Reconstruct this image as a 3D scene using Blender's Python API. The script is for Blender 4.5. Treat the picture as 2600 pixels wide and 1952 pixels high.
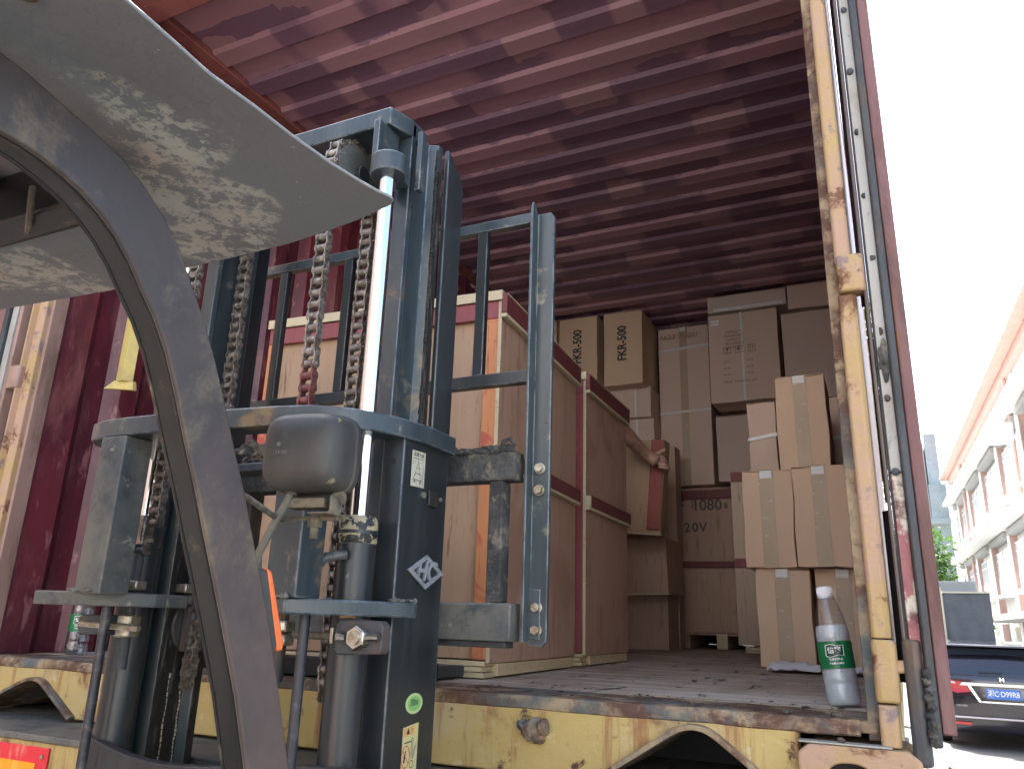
import bpy, bmesh, math, random
from mathutils import Vector, Matrix, noise
R = math.radians
SC = bpy.context.scene
COL = SC.collection
for o in list(bpy.data.objects): bpy.data.objects.remove(o)
random.seed(7)
FZ = 1.45        # height of the container floor above the ground; all measures below are taken from that floor

# ------------------------------------------------------------------ camera, sky, sun, exposure
CAMP = Vector((.0593, -1.5, .1352)); FPX, YAW, PIT, ROL = 1987.1, .4521, .2941, .0320
fw = Vector((-math.sin(YAW)*math.cos(PIT), math.cos(YAW)*math.cos(PIT), math.sin(PIT)))
r0 = Vector((math.cos(YAW), math.sin(YAW), 0)); u0 = r0.cross(fw)
RT = r0*math.cos(ROL)+u0*math.sin(ROL); UP = -r0*math.sin(ROL)+u0*math.cos(ROL)
cam = bpy.data.cameras.new('camera'); co = bpy.data.objects.new('camera', cam); COL.objects.link(co)
m = Matrix((RT, UP, -fw)).transposed().to_4x4(); m.translation = CAMP+Vector((0, 0, FZ)); co.matrix_world = m
cam.sensor_width = 36; cam.lens = FPX/2600*36; cam.clip_end = 2000; cam.clip_start = .02
SC.camera = co
SUN_EL, SUN_AZ = R(52), R(-36)      # azimuth from +y, clockwise seen from above
sd = Vector((math.sin(SUN_AZ)*math.cos(SUN_EL), math.cos(SUN_AZ)*math.cos(SUN_EL), math.sin(SUN_EL)))
W = bpy.data.worlds.new("World"); SC.world = W; W.use_nodes = True
wn = W.node_tree; bg = wn.nodes['Background']
sk = wn.nodes.new('ShaderNodeTexSky'); sk.sky_type = 'NISHITA'; sk.sun_disc = False
sk.sun_elevation = SUN_EL; sk.sun_rotation = SUN_AZ; sk.dust_density = 4.5; sk.air_density = 1.0; sk.ozone_density = 1.0
wn.links.new(sk.outputs[0], bg.inputs[0]); bg.inputs[1].default_value = .15
sl = bpy.data.lights.new('sun', 'SUN'); sl.energy = 4.2; sl.angle = R(.8); sl.color = (1, .96, .9)
so = bpy.data.objects.new('sun', sl); COL.objects.link(so); so.rotation_euler = sd.to_track_quat('Z', 'Y').to_euler()
SC.view_settings.view_transform = 'Standard'; SC.view_settings.look = 'None'; SC.view_settings.gamma = 1
SC.view_settings.exposure = 2.15
SC.render.engine = 'CYCLES'; SC.cycles.max_bounces = 8; SC.cycles.transparent_max_bounces = 12
SC.cycles.use_denoising = True

def P(px, py, ax, v):
    """point on the plane ax = v seen in direction (px, py); measured from the photograph at 2212 px width"""
    q = fw+RT*((px*1.17541-1300)/FPX)-UP*((py*1.17541-976)/FPX)
    i = 'xyz'.index(ax); return CAMP+q*((v-CAMP[i])/q[i])

# ------------------------------------------------------------------ materials
MATS = {}
def newmat(name):
    m = bpy.data.materials.new(name); m.use_nodes = True
    return m, m.node_tree, m.node_tree.nodes['Principled BSDF']
def nd(t, ty, **k):
    n = t.nodes.new(ty)
    for a, b in k.items(): setattr(n, a, b)
    return n
def coord(t, sc=(1, 1, 1), rnd=False, rot=(0, 0, 0)):
    tc = nd(t, 'ShaderNodeTexCoord'); mp = nd(t, 'ShaderNodeMapping'); mp.inputs['Scale'].default_value = sc
    mp.inputs['Rotation'].default_value = rot
    t.links.new(tc.outputs['Object'], mp.inputs['Vector'])
    if rnd:
        oi = nd(t, 'ShaderNodeObjectInfo'); cx = nd(t, 'ShaderNodeCombineXYZ'); mm = nd(t, 'ShaderNodeMath', operation='MULTIPLY'); mm.inputs[1].default_value = 37.
        t.links.new(oi.outputs['Random'], mm.inputs[0])
        for i in range(3): t.links.new(mm.outputs[0], cx.inputs[i])
        t.links.new(cx.outputs[0], mp.inputs['Location'])
    return mp.outputs[0]
def noi(t, vec, scale, detail=6, rough=.6, dist=0):
    n = nd(t, 'ShaderNodeTexNoise'); n.inputs['Scale'].default_value = scale; n.inputs['Detail'].default_value = detail
    n.inputs['Roughness'].default_value = rough; n.inputs['Distortion'].default_value = dist
    t.links.new(vec, n.inputs['Vector']); return n.outputs['Fac']
def ramp(t, fac, a, b):
    n = nd(t, 'ShaderNodeMapRange', interpolation_type='SMOOTHSTEP'); n.inputs['From Min'].default_value = a; n.inputs['From Max'].default_value = b
    t.links.new(fac, n.inputs['Value']); return n.outputs[0]
def mix(t, fac, a, b):
    n = nd(t, 'ShaderNodeMix', data_type='RGBA')
    for s, v in ((n.inputs[0], fac), (n.inputs[6], a), (n.inputs[7], b)):
        if isinstance(v, (int, float)): s.default_value = v
        elif isinstance(v, tuple): s.default_value = (*v, 1)
        else: t.links.new(v, s)
    return n.outputs[2]
def mul(t, a, k):
    n = nd(t, 'ShaderNodeMath', operation='MULTIPLY'); t.links.new(a, n.inputs[0])
    if isinstance(k, (int, float)): n.inputs[1].default_value = k
    else: t.links.new(k, n.inputs[1])
    return n.outputs[0]
def bump(t, p, h, dist, st=.5):
    b = nd(t, 'ShaderNodeBump'); b.inputs['Strength'].default_value = st; b.inputs['Distance'].default_value = dist
    t.links.new(h, b.inputs['Height']); t.links.new(b.outputs[0], p.inputs['Normal'])
def mat(name, base, layers=(), rough=.6, metal=0, bmp=(60, .001, .3), var=.12, rnd=True, stretch=(1, 1, 1), spec=.5, coat=0, edge=None):
    """layers: (colour, noise scale, threshold, softness, stretch) laid one over the other"""
    if name in MATS: return MATS[name]
    m, t, p = newmat(name)
    v = coord(t, stretch, rnd)
    n0 = noi(t, v, 4, 8, .65)
    c = mix(t, n0, tuple(x*(1-var) for x in base), tuple(min(1, x*(1+var)) for x in base))
    for L in layers:
        col, s, th, soft = L[:4]; vv = coord(t, L[4], rnd) if len(L) > 4 else v
        th -= .045; k = ramp(t, noi(t, vv, s, 9, .68, .3), th-soft, th+soft)
        c = mix(t, k, c, col)
    if edge:      # paint rubbed off along the corners
        bv = nd(t, 'ShaderNodeBevel', samples=4); bv.inputs['Radius'].default_value = edge[1]; ge = nd(t, 'ShaderNodeNewGeometry'); dt = nd(t, 'ShaderNodeVectorMath', operation='DOT_PRODUCT')
        t.links.new(bv.outputs[0], dt.inputs[0]); t.links.new(ge.outputs['True Normal'], dt.inputs[1])
        em = nd(t, 'ShaderNodeMapRange'); em.inputs['From Min'].default_value = .985; em.inputs['From Max'].default_value = .90; t.links.new(dt.outputs['Value'], em.inputs['Value'])
        c = mix(t, mul(t, em.outputs[0], ramp(t, noi(t, coord(t, (1, 1, .4), rnd), 28, 7, .75), .42, .56)), c, edge[0])
    t.links.new(c, p.inputs['Base Color'])
    rr = nd(t, 'ShaderNodeMapRange'); rr.inputs['To Min'].default_value = max(0, rough-.12); rr.inputs['To Max'].default_value = min(1, rough+.12)
    t.links.new(noi(t, v, 11, 5), rr.inputs['Value']); t.links.new(rr.outputs[0], p.inputs['Roughness'])
    p.inputs['Metallic'].default_value = metal; p.inputs['Specular IOR Level'].default_value = spec
    if coat: p.inputs['Coat Weight'].default_value = coat; p.inputs['Coat Roughness'].default_value = .08
    if bmp: bump(t, p, noi(t, v, bmp[0], 6, .7), bmp[1], bmp[2])
    MATS[name] = m; return m
RUST = (.16, .066, .03); DRUST = (.07, .035, .025); DUST = (.33, .31, .27)
M_yel = mat('yellow_rusty_paint', (.47, .36, .135), [((.46, .38, .22), 3, .6, .1), (RUST, 5, .62, .06), (DRUST, 13, .67, .04), ((.52, .44, .25), 22, .68, .03), ((.30, .15, .06), 3.5, .62, .06, (4, 4, .35))], .62, bmp=(45, .004, .6), var=.2, edge=((.16, .08, .045), .006))
M_yelR = mat('worn_yellow_paint', (.43, .30, .13), [((.44, .29, .20), 6, .55, .1), (RUST, 9, .64, .04), ((.22, .17, .17), 16, .66, .04)], .6, bmp=(50, .004, .6), var=.2)
M_rustlip = mat('rusted_steel_edge', (.34, .255, .155), [((.11, .055, .035), 9, .5, .08), ((.35, .27, .17), 14, .6, .06), ((.10, .12, .12), 6, .6, .08)], .75, bmp=(60, .006, .8), var=.3)
M_olive = mat('olive_gasket_paint', (.25, .245, .18), [((.10, .09, .06), 14, .56, .06), ((.42, .38, .25), 25, .62, .04)], .75, bmp=(60, .004, .6), stretch=(1, 1, .35))
M_red = mat('maroon_wall_paint', (.17, .030, .045), [((.10, .022, .036), 3, .52, .08), ((.30, .13, .13), 26, .66, .05), ((.24, .09, .09), 6, .64, .1)], .34, bmp=(70, .002, .4), stretch=(1, 1, .3))
M_ceil = None
def ceil_mat():
    m, t, p = newmat('flare_tinted_red_oxide')
    v = coord(t, (1, 1, 1)); vp = coord(t, (1.0, 4.6, 1))
    base = mix(t, noi(t, v, 2.2, 7), (.36, .19, .225), (.48, .27, .305))  # lens-flare veil painted into the base: lifted and shifted to purple
    # broad brushed patches of darker paint that follow the ribs
    sx = nd(t, 'ShaderNodeSeparateXYZ'); t.links.new(v, sx.inputs[0])
    def cell(w_, off):
        a_ = nd(t, 'ShaderNodeMath', operation='MULTIPLY_ADD'); t.links.new(sx.outputs[1], a_.inputs[0]); a_.inputs[1].default_value = 1/w_; a_.inputs[2].default_value = off
        wb_ = nd(t, 'ShaderNodeMath', operation='MULTIPLY_ADD'); t.links.new(noi(t, v, 9, 3), wb_.inputs[0]); wb_.inputs[1].default_value = .5; t.links.new(a_.outputs[0], wb_.inputs[2])
        f_ = nd(t, 'ShaderNodeMath', operation='FLOOR'); t.links.new(wb_.outputs[0], f_.inputs[0]); c_ = nd(t, 'ShaderNodeCombineXYZ'); t.links.new(sx.outputs[0], c_.inputs[0]); t.links.new(mul(t, f_.outputs[0], 13.7), c_.inputs[1]); t.links.new(mul(t, f_.outputs[0], 5.1), c_.inputs[2]); return c_.outputs[0]
    k = ramp(t, noi(t, cell(.1035, -3.97), 1.6, 3, .35, .0), .49, .515)
    c = mix(t, k, base, (.225, .125, .18))
    k2 = ramp(t, noi(t, cell(.207, -1.86), 2.3, 2, .3), .60, .62)
    c = mix(t, k2, c, (.40, .23, .25))
    c = mix(t, ramp(t, noi(t, v, 24, 6, .7), .66, .72), c, (.36, .18, .14))
    t.links.new(c, p.inputs['Base Color']); p.inputs['Roughness'].default_value = .55
    bump(t, p, noi(t, v, 50, 5), .002, .4)
    return m
M_ceil = ceil_mat()
M_ridge = mat('lit_slope_red_oxide', (.60, .31, .29), [((.34, .16, .16), 9, .58, .08), ((.5, .3, .26), 30, .66, .05)], .7, bmp=(60, .003, .5))  # paler red oxide paints the light caught by the sloped rib faces
M_redbeam = mat('faded_red_beam_paint', (.33, .12, .10), [((.22, .07, .07), 5, .55, .1), ((.5, .34, .3), 40, .7, .03)], .6, bmp=(50, .003, .4))
M_doorred = mat('pink_red_door_paint', (.155, .062, .062), [((.21, .11, .105), 4, .55, .15), ((.10, .04, .035), 9, .60, .08), (RUST, 14, .62, .04)], .5, bmp=(60, .003, .4), stretch=(1, 1, .2))
M_floor = mat('worn_container_floor', (.48, .395, .29), [((.34, .27, .20), 3, .52, .12), ((.56, .51, .44), 5, .58, .08, (.3, 2, 1)), ((.05, .04, .034), 20, .66, .04), ((.32, .29, .25), 45, .72, .02)], .8, bmp=(70, .004, .6), stretch=(1, .25, 1), rnd=False)
M_blue = mat('teal_grey_mast_paint', (.032, .045, .052), [((.058, .078, .086), 2.5, .52, .2, (3, 3, .4)), ((.22, .20, .15), 12, .68, .05), ((.026, .042, .052), 6, .6, .1, (3, 3, .3)), ((.18, .13, .07), 7, .68, .05)], .32, bmp=(90, .001, .25), var=.25, spec=.6, edge=((.28, .34, .37), .003))
M_dkblue = mat('dark_mast_paint', (.017, .022, .025), [((.035, .044, .048), 3, .55, .15, (3, 3, .3)), ((.2, .19, .16), 30, .73, .03)], .34, bmp=(90, .001, .25), var=.25, spec=.6, edge=((.22, .25, .25), .003))
M_grease = mat('black_greased_steel', (.018, .017, .016), [((.10, .09, .075), 18, .64, .05, (4, 4, .5)), ((.3, .27, .2), 60, .72, .03, (6, 6, .2))], .4, bmp=(50, .006, .9), spec=.6)
M_crust = mat('caked_grease', (.05, .051, .051), [((.11, .108, .10), 14, .57, .1), ((.22, .2, .15), 24, .63, .06)], .8, bmp=(45, .014, 1))
M_dust = mat('dusty_grey_paint', (.085, .098, .098), [((.16, .155, .13), 6, .55, .12), ((.055, .065, .07), 9, .62, .07), ((.28, .27, .22), 30, .70, .04)], .6, bmp=(70, .003, .5), edge=((.22, .23, .21), .0025))
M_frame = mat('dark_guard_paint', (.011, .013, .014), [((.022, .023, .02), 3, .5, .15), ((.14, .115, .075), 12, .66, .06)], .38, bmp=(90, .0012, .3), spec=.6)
M_leg = mat('brown_grey_guard_paint', (.036, .031, .030), [((.105, .074, .066), 2.4, .55, .15), ((.05, .043, .043), 4, .56, .12), ((.30, .27, .23), 60, .75, .02), ((.16, .13, .085), 8, .62, .08)], .42, bmp=(120, .0012, .3), spec=.6)
def roof_mat():
    m, t, p = newmat('peeling_grey_roof_paint'); v = coord(t)
    c = mix(t, noi(t, v, 5, 8), (.17, .19, .195), (.29, .305, .305))
    def spot(x, y, r1, r2):
        vm = nd(t, 'ShaderNodeVectorMath', operation='DISTANCE'); t.links.new(v, vm.inputs[0]); vm.inputs[1].default_value = (x, y, 2.015); s = ramp(t, vm.outputs['Value'], r2, r1); return s
    def mx_(p_, q_): n_ = nd(t, 'ShaderNodeMath', operation='MAXIMUM'); t.links.new(p_, n_.inputs[0]); t.links.new(q_, n_.inputs[1]); return n_.outputs[0]
    sp = mx_(mx_(spot(-.575+1, -.965+.9, .0, .13), spot(-.62+1, -.90+.9, 0, .12)), mx_(spot(-.525+1, -1.05+.9, 0, .11), spot(-.936+1, -.887+.9, 0, .13)))
    ad = nd(t, 'ShaderNodeMath', operation='ADD'); t.links.new(mul(t, sp, .42), ad.inputs[0]); t.links.new(noi(t, v, 9, 5, .6), ad.inputs[1]); a = ramp(t, ad.outputs[0], .62, .74); b = ramp(t, noi(t, v, 34, 12, .78, .2), .47, .53)
    c = mix(t, mul(t, a, b), c, (.52, .52, .455))
    c = mix(t, ramp(t, noi(t, v, 60, 4, .6), .70, .73), c, (.42, .42, .38))
    c = mix(t, mul(t, ramp(t, noi(t, v, 9, 7, .7), .66, .70), a), c, (.25, .10, .04))
    t.links.new(c, p.inputs['Base Color']); p.inputs['Roughness'].default_value = .5; bump(t, p, b, .0015, .35); return m
M_roofp = roof_mat()
M_chain = mat('dirty_chain_steel', (.26, .23, .20), [((.13, .11, .095), 40, .52, .1), ((.40, .37, .33), 70, .6, .08)], .38, .55, bmp=(150, .001, .4))
M_chainr = mat('red_tinted_chain_steel', (.26, .10, .09), [((.14, .06, .055), 40, .52, .1)], .42, .4, bmp=(150, .001, .4))
M_chrome = mat('chrome_rod', (.86, .88, .9), [], .12, 1, None, var=.03)
M_bolt = mat('zinc_bolt', (.5, .47, .4), [((.3, .25, .16), 50, .55, .1)], .4, .7, bmp=(200, .0005, .3))
M_steel = mat('shiny_nut_steel', (.55, .56, .53), [((.3, .29, .2), 60, .62, .06)], .24, .95, bmp=None)
M_plast = mat('dusty_black_plastic', (.035, .037, .038), [((.085, .083, .072), 3.2, .52, .2), ((.25, .235, .2), 50, .74, .03)], .5, bmp=(140, .0008, .3))
M_pdust = mat('khaki_dust_coated_steel', (.21, .185, .13), [((.10, .09, .07), 25, .52, .1)], .8, bmp=(120, .002, .5))
M_gland = mat('chipped_black_gland', (.02, .024, .026), [((.42, .36, .22), 55, .56, .02)], .5, bmp=(80, .002, .4))
M_hose = mat('blue_black_hose_paint', (.025, .03, .04), [((.12, .12, .11), 20, .6, .1)], .4, bmp=None)
def wood(name, a, b, c3, sc=1.0, streak=.5, vertical=True, dark=None, rough=.6):
    m, t, p = newmat(name)
    st = (9*sc, 9*sc, .8*sc) if vertical else (.8*sc, 9*sc, 9*sc)
    v = coord(t, st, True); v2 = coord(t, (1, 1, 1), True)
    c = mix(t, noi(t, v, 2.2, 8, .65, .6), a, b)
    c = mix(t, ramp(t, noi(t, v, 7, 9, .7, .4), .55, .66), c, c3)
    if dark: c = mix(t, ramp(t, noi(t, v2, 3.0*sc, 6, .6, 1.6), .50, .62), c, dark)
    t.links.new(c, p.inputs['Base Color']); p.inputs['Roughness'].default_value = rough
    bump(t, p, noi(t, v, 6, 6), .0012, .35); return m
M_ply = wood('tan_plywood', (.36, .235, .145), (.47, .32, .205), (.21, .125, .08))
M_plyR = wood('reddish_plywood', (.38, .235, .165), (.50, .33, .24), (.28, .165, .115), .6, dark=(.35, .215, .15))
M_plyD = wood('brown_plywood', (.40, .26, .195), (.50, .34, .25), (.28, .175, .13), .8)
M_plyG = wood('greyish_birch_plywood', (.50, .38, .28), (.60, .47, .36), (.36, .26, .19), .7)
M_stain = wood('red_stained_batten', (.22, .042, .04), (.34, .09, .06), (.15, .025, .025), 1.2, dark=(.24, .035, .05))
M_stainO = wood('orange_red_stained_batten', (.50, .19, .075), (.60, .27, .11), (.42, .09, .05), 1.6, dark=(.44, .09, .06))
M_stainP = wood('purple_red_stained_batten', (.20, .045, .055), (.29, .085, .09), (.2, .03, .045), 1.2, False, dark=(.33, .08, .10))
M_stainD = wood('dark_red_batten', (.13, .028, .032), (.19, .05, .05), (.08, .018, .02), 1.2, False)
M_edge = wood('raw_plywood_edge', (.48, .40, .26), (.58, .50, .34), (.40, .30, .17), 2.0, vertical=False)
M_raw = wood('pale_raw_timber', (.56, .45, .27), (.66, .55, .35), (.4, .3, .17), 1.4, vertical=False)
def card(name, a, v=.06):
    m, t, p = newmat(name); vv = coord(t, (1, 1, 1), True)
    c = mix(t, noi(t, vv, 3, 6, .6), tuple(x*(1-v) for x in a), tuple(x*(1+v) for x in a))
    wv = nd(t, 'ShaderNodeTexWave', wave_type='BANDS', bands_direction='Z'); wv.inputs['Scale'].default_value = 75; wv.inputs['Distortion'].default_value = .6
    t.links.new(vv, wv.inputs['Vector'])
    c = mix(t, mul(t, wv.outputs['Fac'], .10), c, tuple(x*.6 for x in a))
    c = mix(t, ramp(t, noi(t, vv, 14, 6, .7), .64, .74), c, tuple(x*.8 for x in a))
    t.links.new(c, p.inputs['Base Color']); p.inputs['Roughness'].default_value = .75
    bump(t, p, noi(t, vv, 9, 4), .004, .5); return m
M_card = card('brown_cardboard', (.64, .455, .31)); M_card2 = card('pinkish_brown_cardboard', (.60, .45, .37)); M_card3 = card('dull_brown_cardboard', (.54, .43, .37))
def glassy(name, col, rough, alpha_tr, trans=0):
    m, t, p = newmat(name); p.inputs['Base Color'].default_value = (*col, 1); p.inputs['Roughness'].default_value = rough
    p.inputs['Transmission Weight'].default_value = trans; p.inputs['Alpha'].default_value = alpha_tr; p.inputs['IOR'].default_value = 1.33
    bump(t, p, noi(t, coord(t), 30, 4), .003, .4)
    return m
M_tape = glassy('clear_packing_tape', (.62, .48, .33), .22, .5)
M_tapew = glassy('shiny_white_tape_and_glint', (.85, .85, .84), .25, .75)
M_strap = mat('white_poly_strap', (.62, .64, .64), [], .35, bmp=None)
def pet(name, tint, k0, k1):
    m, t, p = newmat(name); out = t.nodes['Material Output']; tr = nd(t, 'ShaderNodeBsdfTransparent'); tr.inputs[0].default_value = (*tint, 1)
    gz = nd(t, 'ShaderNodeBsdfGlossy'); gz.inputs['Roughness'].default_value = .06; gz.inputs['Color'].default_value = (.9, .92, .95, 1)
    lw = nd(t, 'ShaderNodeLayerWeight'); lw.inputs['Blend'].default_value = .32; mr = nd(t, 'ShaderNodeMapRange'); mr.inputs['To Min'].default_value = k0; mr.inputs['To Max'].default_value = k1
    t.links.new(lw.outputs['Facing'], mr.inputs['Value']); mx = nd(t, 'ShaderNodeMixShader'); t.links.new(mr.outputs[0], mx.inputs[0])
    b = nd(t, 'ShaderNodeBump'); b.inputs['Strength'].default_value = .5; b.inputs['Distance'].default_value = .004; t.links.new(noi(t, coord(t, (1, 1, 2)), 45, 3, .5, .6), b.inputs['Height']); t.links.new(b.outputs[0], gz.inputs['Normal']); t.links.new(b.outputs[0], lw.inputs['Normal'])
    t.links.new(tr.outputs[0], mx.inputs[1]); t.links.new(gz.outputs[0], mx.inputs[2]); t.links.new(mx.outputs[0], out.inputs[0]); return m
M_pet = pet('clear_pet_plastic', (.93, .95, .96), .05, .62)
def ice():
    m, t, p = newmat('cloudy_frozen_water'); v = coord(t)
    c = mix(t, noi(t, v, 40, 6), (.66, .76, .82), (.86, .93, .97)); t.links.new(c, p.inputs['Base Color'])
    p.inputs['Roughness'].default_value = .18; p.inputs['Alpha'].default_value = .66; p.inputs['Subsurface Weight'].default_value = .25; p.inputs['Subsurface Scale'].default_value = .02
    p.inputs['Subsurface Radius'].default_value = (.8, 1, 1.2)
    bump(t, p, noi(t, v, 28, 5, .6, .8), .006, .6); return m
M_ice = ice()
M_water = pet('clear_water', (.86, .90, .93), .03, .5)
M_green = mat('green_bottle_label', (.008, .17, .06), [], .3, bmp=None, var=.25)
M_dgreen = mat('dark_green_print', (.004, .055, .03), [], .3, bmp=None)
M_white = mat('white_print', (.82, .84, .84), [], .4, bmp=None, var=.03)
M_cap = mat('white_plastic_cap', (.85, .86, .87), [], .35, bmp=None, var=.02)
M_ink = mat('black_ink', (.03, .035, .05), [], .7, bmp=None)
M_inkf = mat('faded_black_ink', (.12, .10, .09), [], .8, bmp=None)
M_paper = mat('white_paper', (.78, .78, .80), [], .7, bmp=(20, .004, .5), var=.05)
M_debris = mat('dark_debris', (.05, .045, .04), [((.13, .11, .09), 60, .58, .1)], .9, bmp=(150, .004, .8))
M_pipe = mat('yellow_plastic_strip', (.62, .50, .16), [((.50, .40, .16), 8, .56, .1)], .6, bmp=(60, .003, .3))
M_orange = mat('orange_lens', (.85, .16, .03), [], .22, bmp=None, var=.06, coat=.5)
M_silver = mat('cast_aluminium_badge', (.50, .53, .56), [((.3, .32, .34), 60, .6, .1)], .38, .5, bmp=None)
M_stw = mat('yellowed_white_sticker', (.58, .56, .43), [((.44, .42, .33), 40, .6, .1)], .5, bmp=None)
M_sty = mat('yellow_warning_sticker', (.60, .55, .26), [((.48, .46, .3), 30, .62, .1)], .45, bmp=None)
M_sto = mat('orange_sticker_print', (.66, .38, .13), [], .5, bmp=None)
M_stg = mat('green_sticker', (.24, .50, .15), [], .5, bmp=None); M_styg = mat('pale_green_sticker', (.48, .60, .27), [], .5, bmp=None)
M_inkr = mat('red_ink', (.6, .08, .05), [], .6, bmp=None)
M_leaf0 = mat('dry_leaf', (.45, .27, .13), [], .7, bmp=None)
M_reflr = mat('red_reflective_sheet', (.75, .035, .05), [((.85, .25, .2), 5, .62, .06, (3, 1, .8))], .35, bmp=(14, .006, .5)); M_reflo = mat('orange_reflective_sheet', (.90, .37, .015), [((.92, .55, .15), 5, .62, .06, (3, 1, .8))], .35, bmp=(14, .006, .5))
M_skin = mat('tanned_skin', (.50, .32, .24), [((.32, .16, .12), 12, .58, .1)], .5, bmp=(90, .001, .3)); MATS['tanned_skin'].node_tree.nodes['Principled BSDF'].inputs['Subsurface Weight'].default_value = .1
M_shirt = mat('grey_work_shirt', (.40, .43, .47), [((.15, .17, .2), 9, .6, .1)], .9); M_pants = mat('black_trousers', (.02, .022, .026), [], .9); M_hair = mat('black_hair', (.012, .011, .01), [], .6); M_shoe = mat('dark_shoes', (.03, .028, .026), [], .6)
M_ground = mat('pale_concrete', (.165, .165, .16), [((.14, .14, .135), 1.2, .55, .12), ((.20, .20, .19), 6, .62, .08)], .85, bmp=(30, .006, .4), rnd=False)
M_tile = mat('white_wall_tile', (.72, .715, .70), [((.62, .61, .60), 3, .6, .1)], .5, bmp=None, var=.03)
M_salm = mat('salmon_tile', (.56, .37, .32), [((.50, .33, .28), 3, .6, .1)], .6, bmp=None)
M_soff = mat('grey_concrete_soffit', (.34, .345, .34), [], .8, bmp=None)
M_teal = mat('grey_green_render', (.36, .42, .42), [((.3, .35, .35), 1, .55, .1)], .8, bmp=None)
def gl(name, col, r=.06):
    m, t, p = newmat(name); p.inputs['Base Color'].default_value = (*col, 1); p.inputs['Roughness'].default_value = r; p.inputs['Specular IOR Level'].default_value = .9; return m
M_glass = gl('window_glass', (.42, .50, .52)); M_cglass = gl('tinted_car_glass', (.025, .035, .05), .03)
M_car = mat('black_plum_car_paint', (.012, .010, .018), [], .2, bmp=None, coat=1, spec=.7); M_carch = mat('car_chrome', (.8, .8, .8), [], .1, 1, None)
M_tail = mat('red_tail_lens', (.55, .015, .02), [], .12, bmp=None, coat=1); M_tailw = mat('clear_tail_lens', (.75, .68, .68), [], .12, bmp=None, coat=1)
M_plate = mat('blue_number_plate', (.05, .19, .62), [], .35, bmp=None); M_tyre = mat('tyre_rubber', (.02, .02, .02), [], .8, bmp=(80, .003, .4))
M_tarp = mat('slate_tarpaulin', (.11, .125, .14), [((.15, .165, .18), 1.5, .55, .15)], .75, bmp=(3, .05, .5))
M_shed = mat('grey_corrugated_sheet', (.36, .40, .41), [], .5, bmp=None); M_cream = mat('cream_post_paint', (.62, .62, .48), [], .6, bmp=None)
M_peach = mat('peach_wall_render', (.80, .58, .43), [((.70, .46, .33), 2, .56, .1)], .8, bmp=(20, .004, .4))
def leafm(name, a, b):
    m, t, p = newmat(name); c = mix(t, noi(t, coord(t), 1.6, 5), a, b); t.links.new(c, p.inputs['Base Color']); p.inputs['Roughness'].default_value = .6
    p.inputs['Subsurface Weight'].default_value = 0
    tr = nd(t, 'ShaderNodeBsdfTranslucent'); t.links.new(c, tr.inputs[0]); ms = nd(t, 'ShaderNodeMixShader'); ms.inputs[0].default_value = .4
    out = t.nodes['Material Output']; t.links.new(p.outputs[0], ms.inputs[1]); t.links.new(tr.outputs[0], ms.inputs[2]); t.links.new(ms.outputs[0], out.inputs[0]); return m
M_leaf = leafm('tree_leaves', (.05, .12, .025), (.12, .22, .05)); M_vine = leafm('vine_leaves', (.035, .11, .02), (.09, .24, .05)); M_bark = mat('tree_bark', (.13, .1, .07), [], .9)
M_gask = mat('grey_black_door_gasket', (.062, .072, .082), [((.14, .09, .055), 7, .62, .08), ((.035, .038, .04), 5, .55, .1)], .6, bmp=(50, .004, .5), stretch=(1, 1, .3))
M_strip = mat('grey_white_gasket_strip', (.38, .38, .355), [((.30, .27, .22), 9, .6, .08), ((.2, .19, .17), 60, .68, .04)], .5, bmp=(70, .002, .4), stretch=(1, 1, .4))
M_pinkst = mat('dirty_pink_paint', (.36, .24, .2), [((.2, .13, .1), 8, .58, .1)], .5, bmp=(50, .002, .3), stretch=(1, 1, .3))
M_dkred = mat('dark_rod_paint', (.12, .085, .08), [], .4, bmp=None)
M_black = mat('black_paint_and_hole_shade', (.02, .022, .024), [], .7, bmp=None)  # black parts; also painted as shade inside the casting and rail holes

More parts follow.
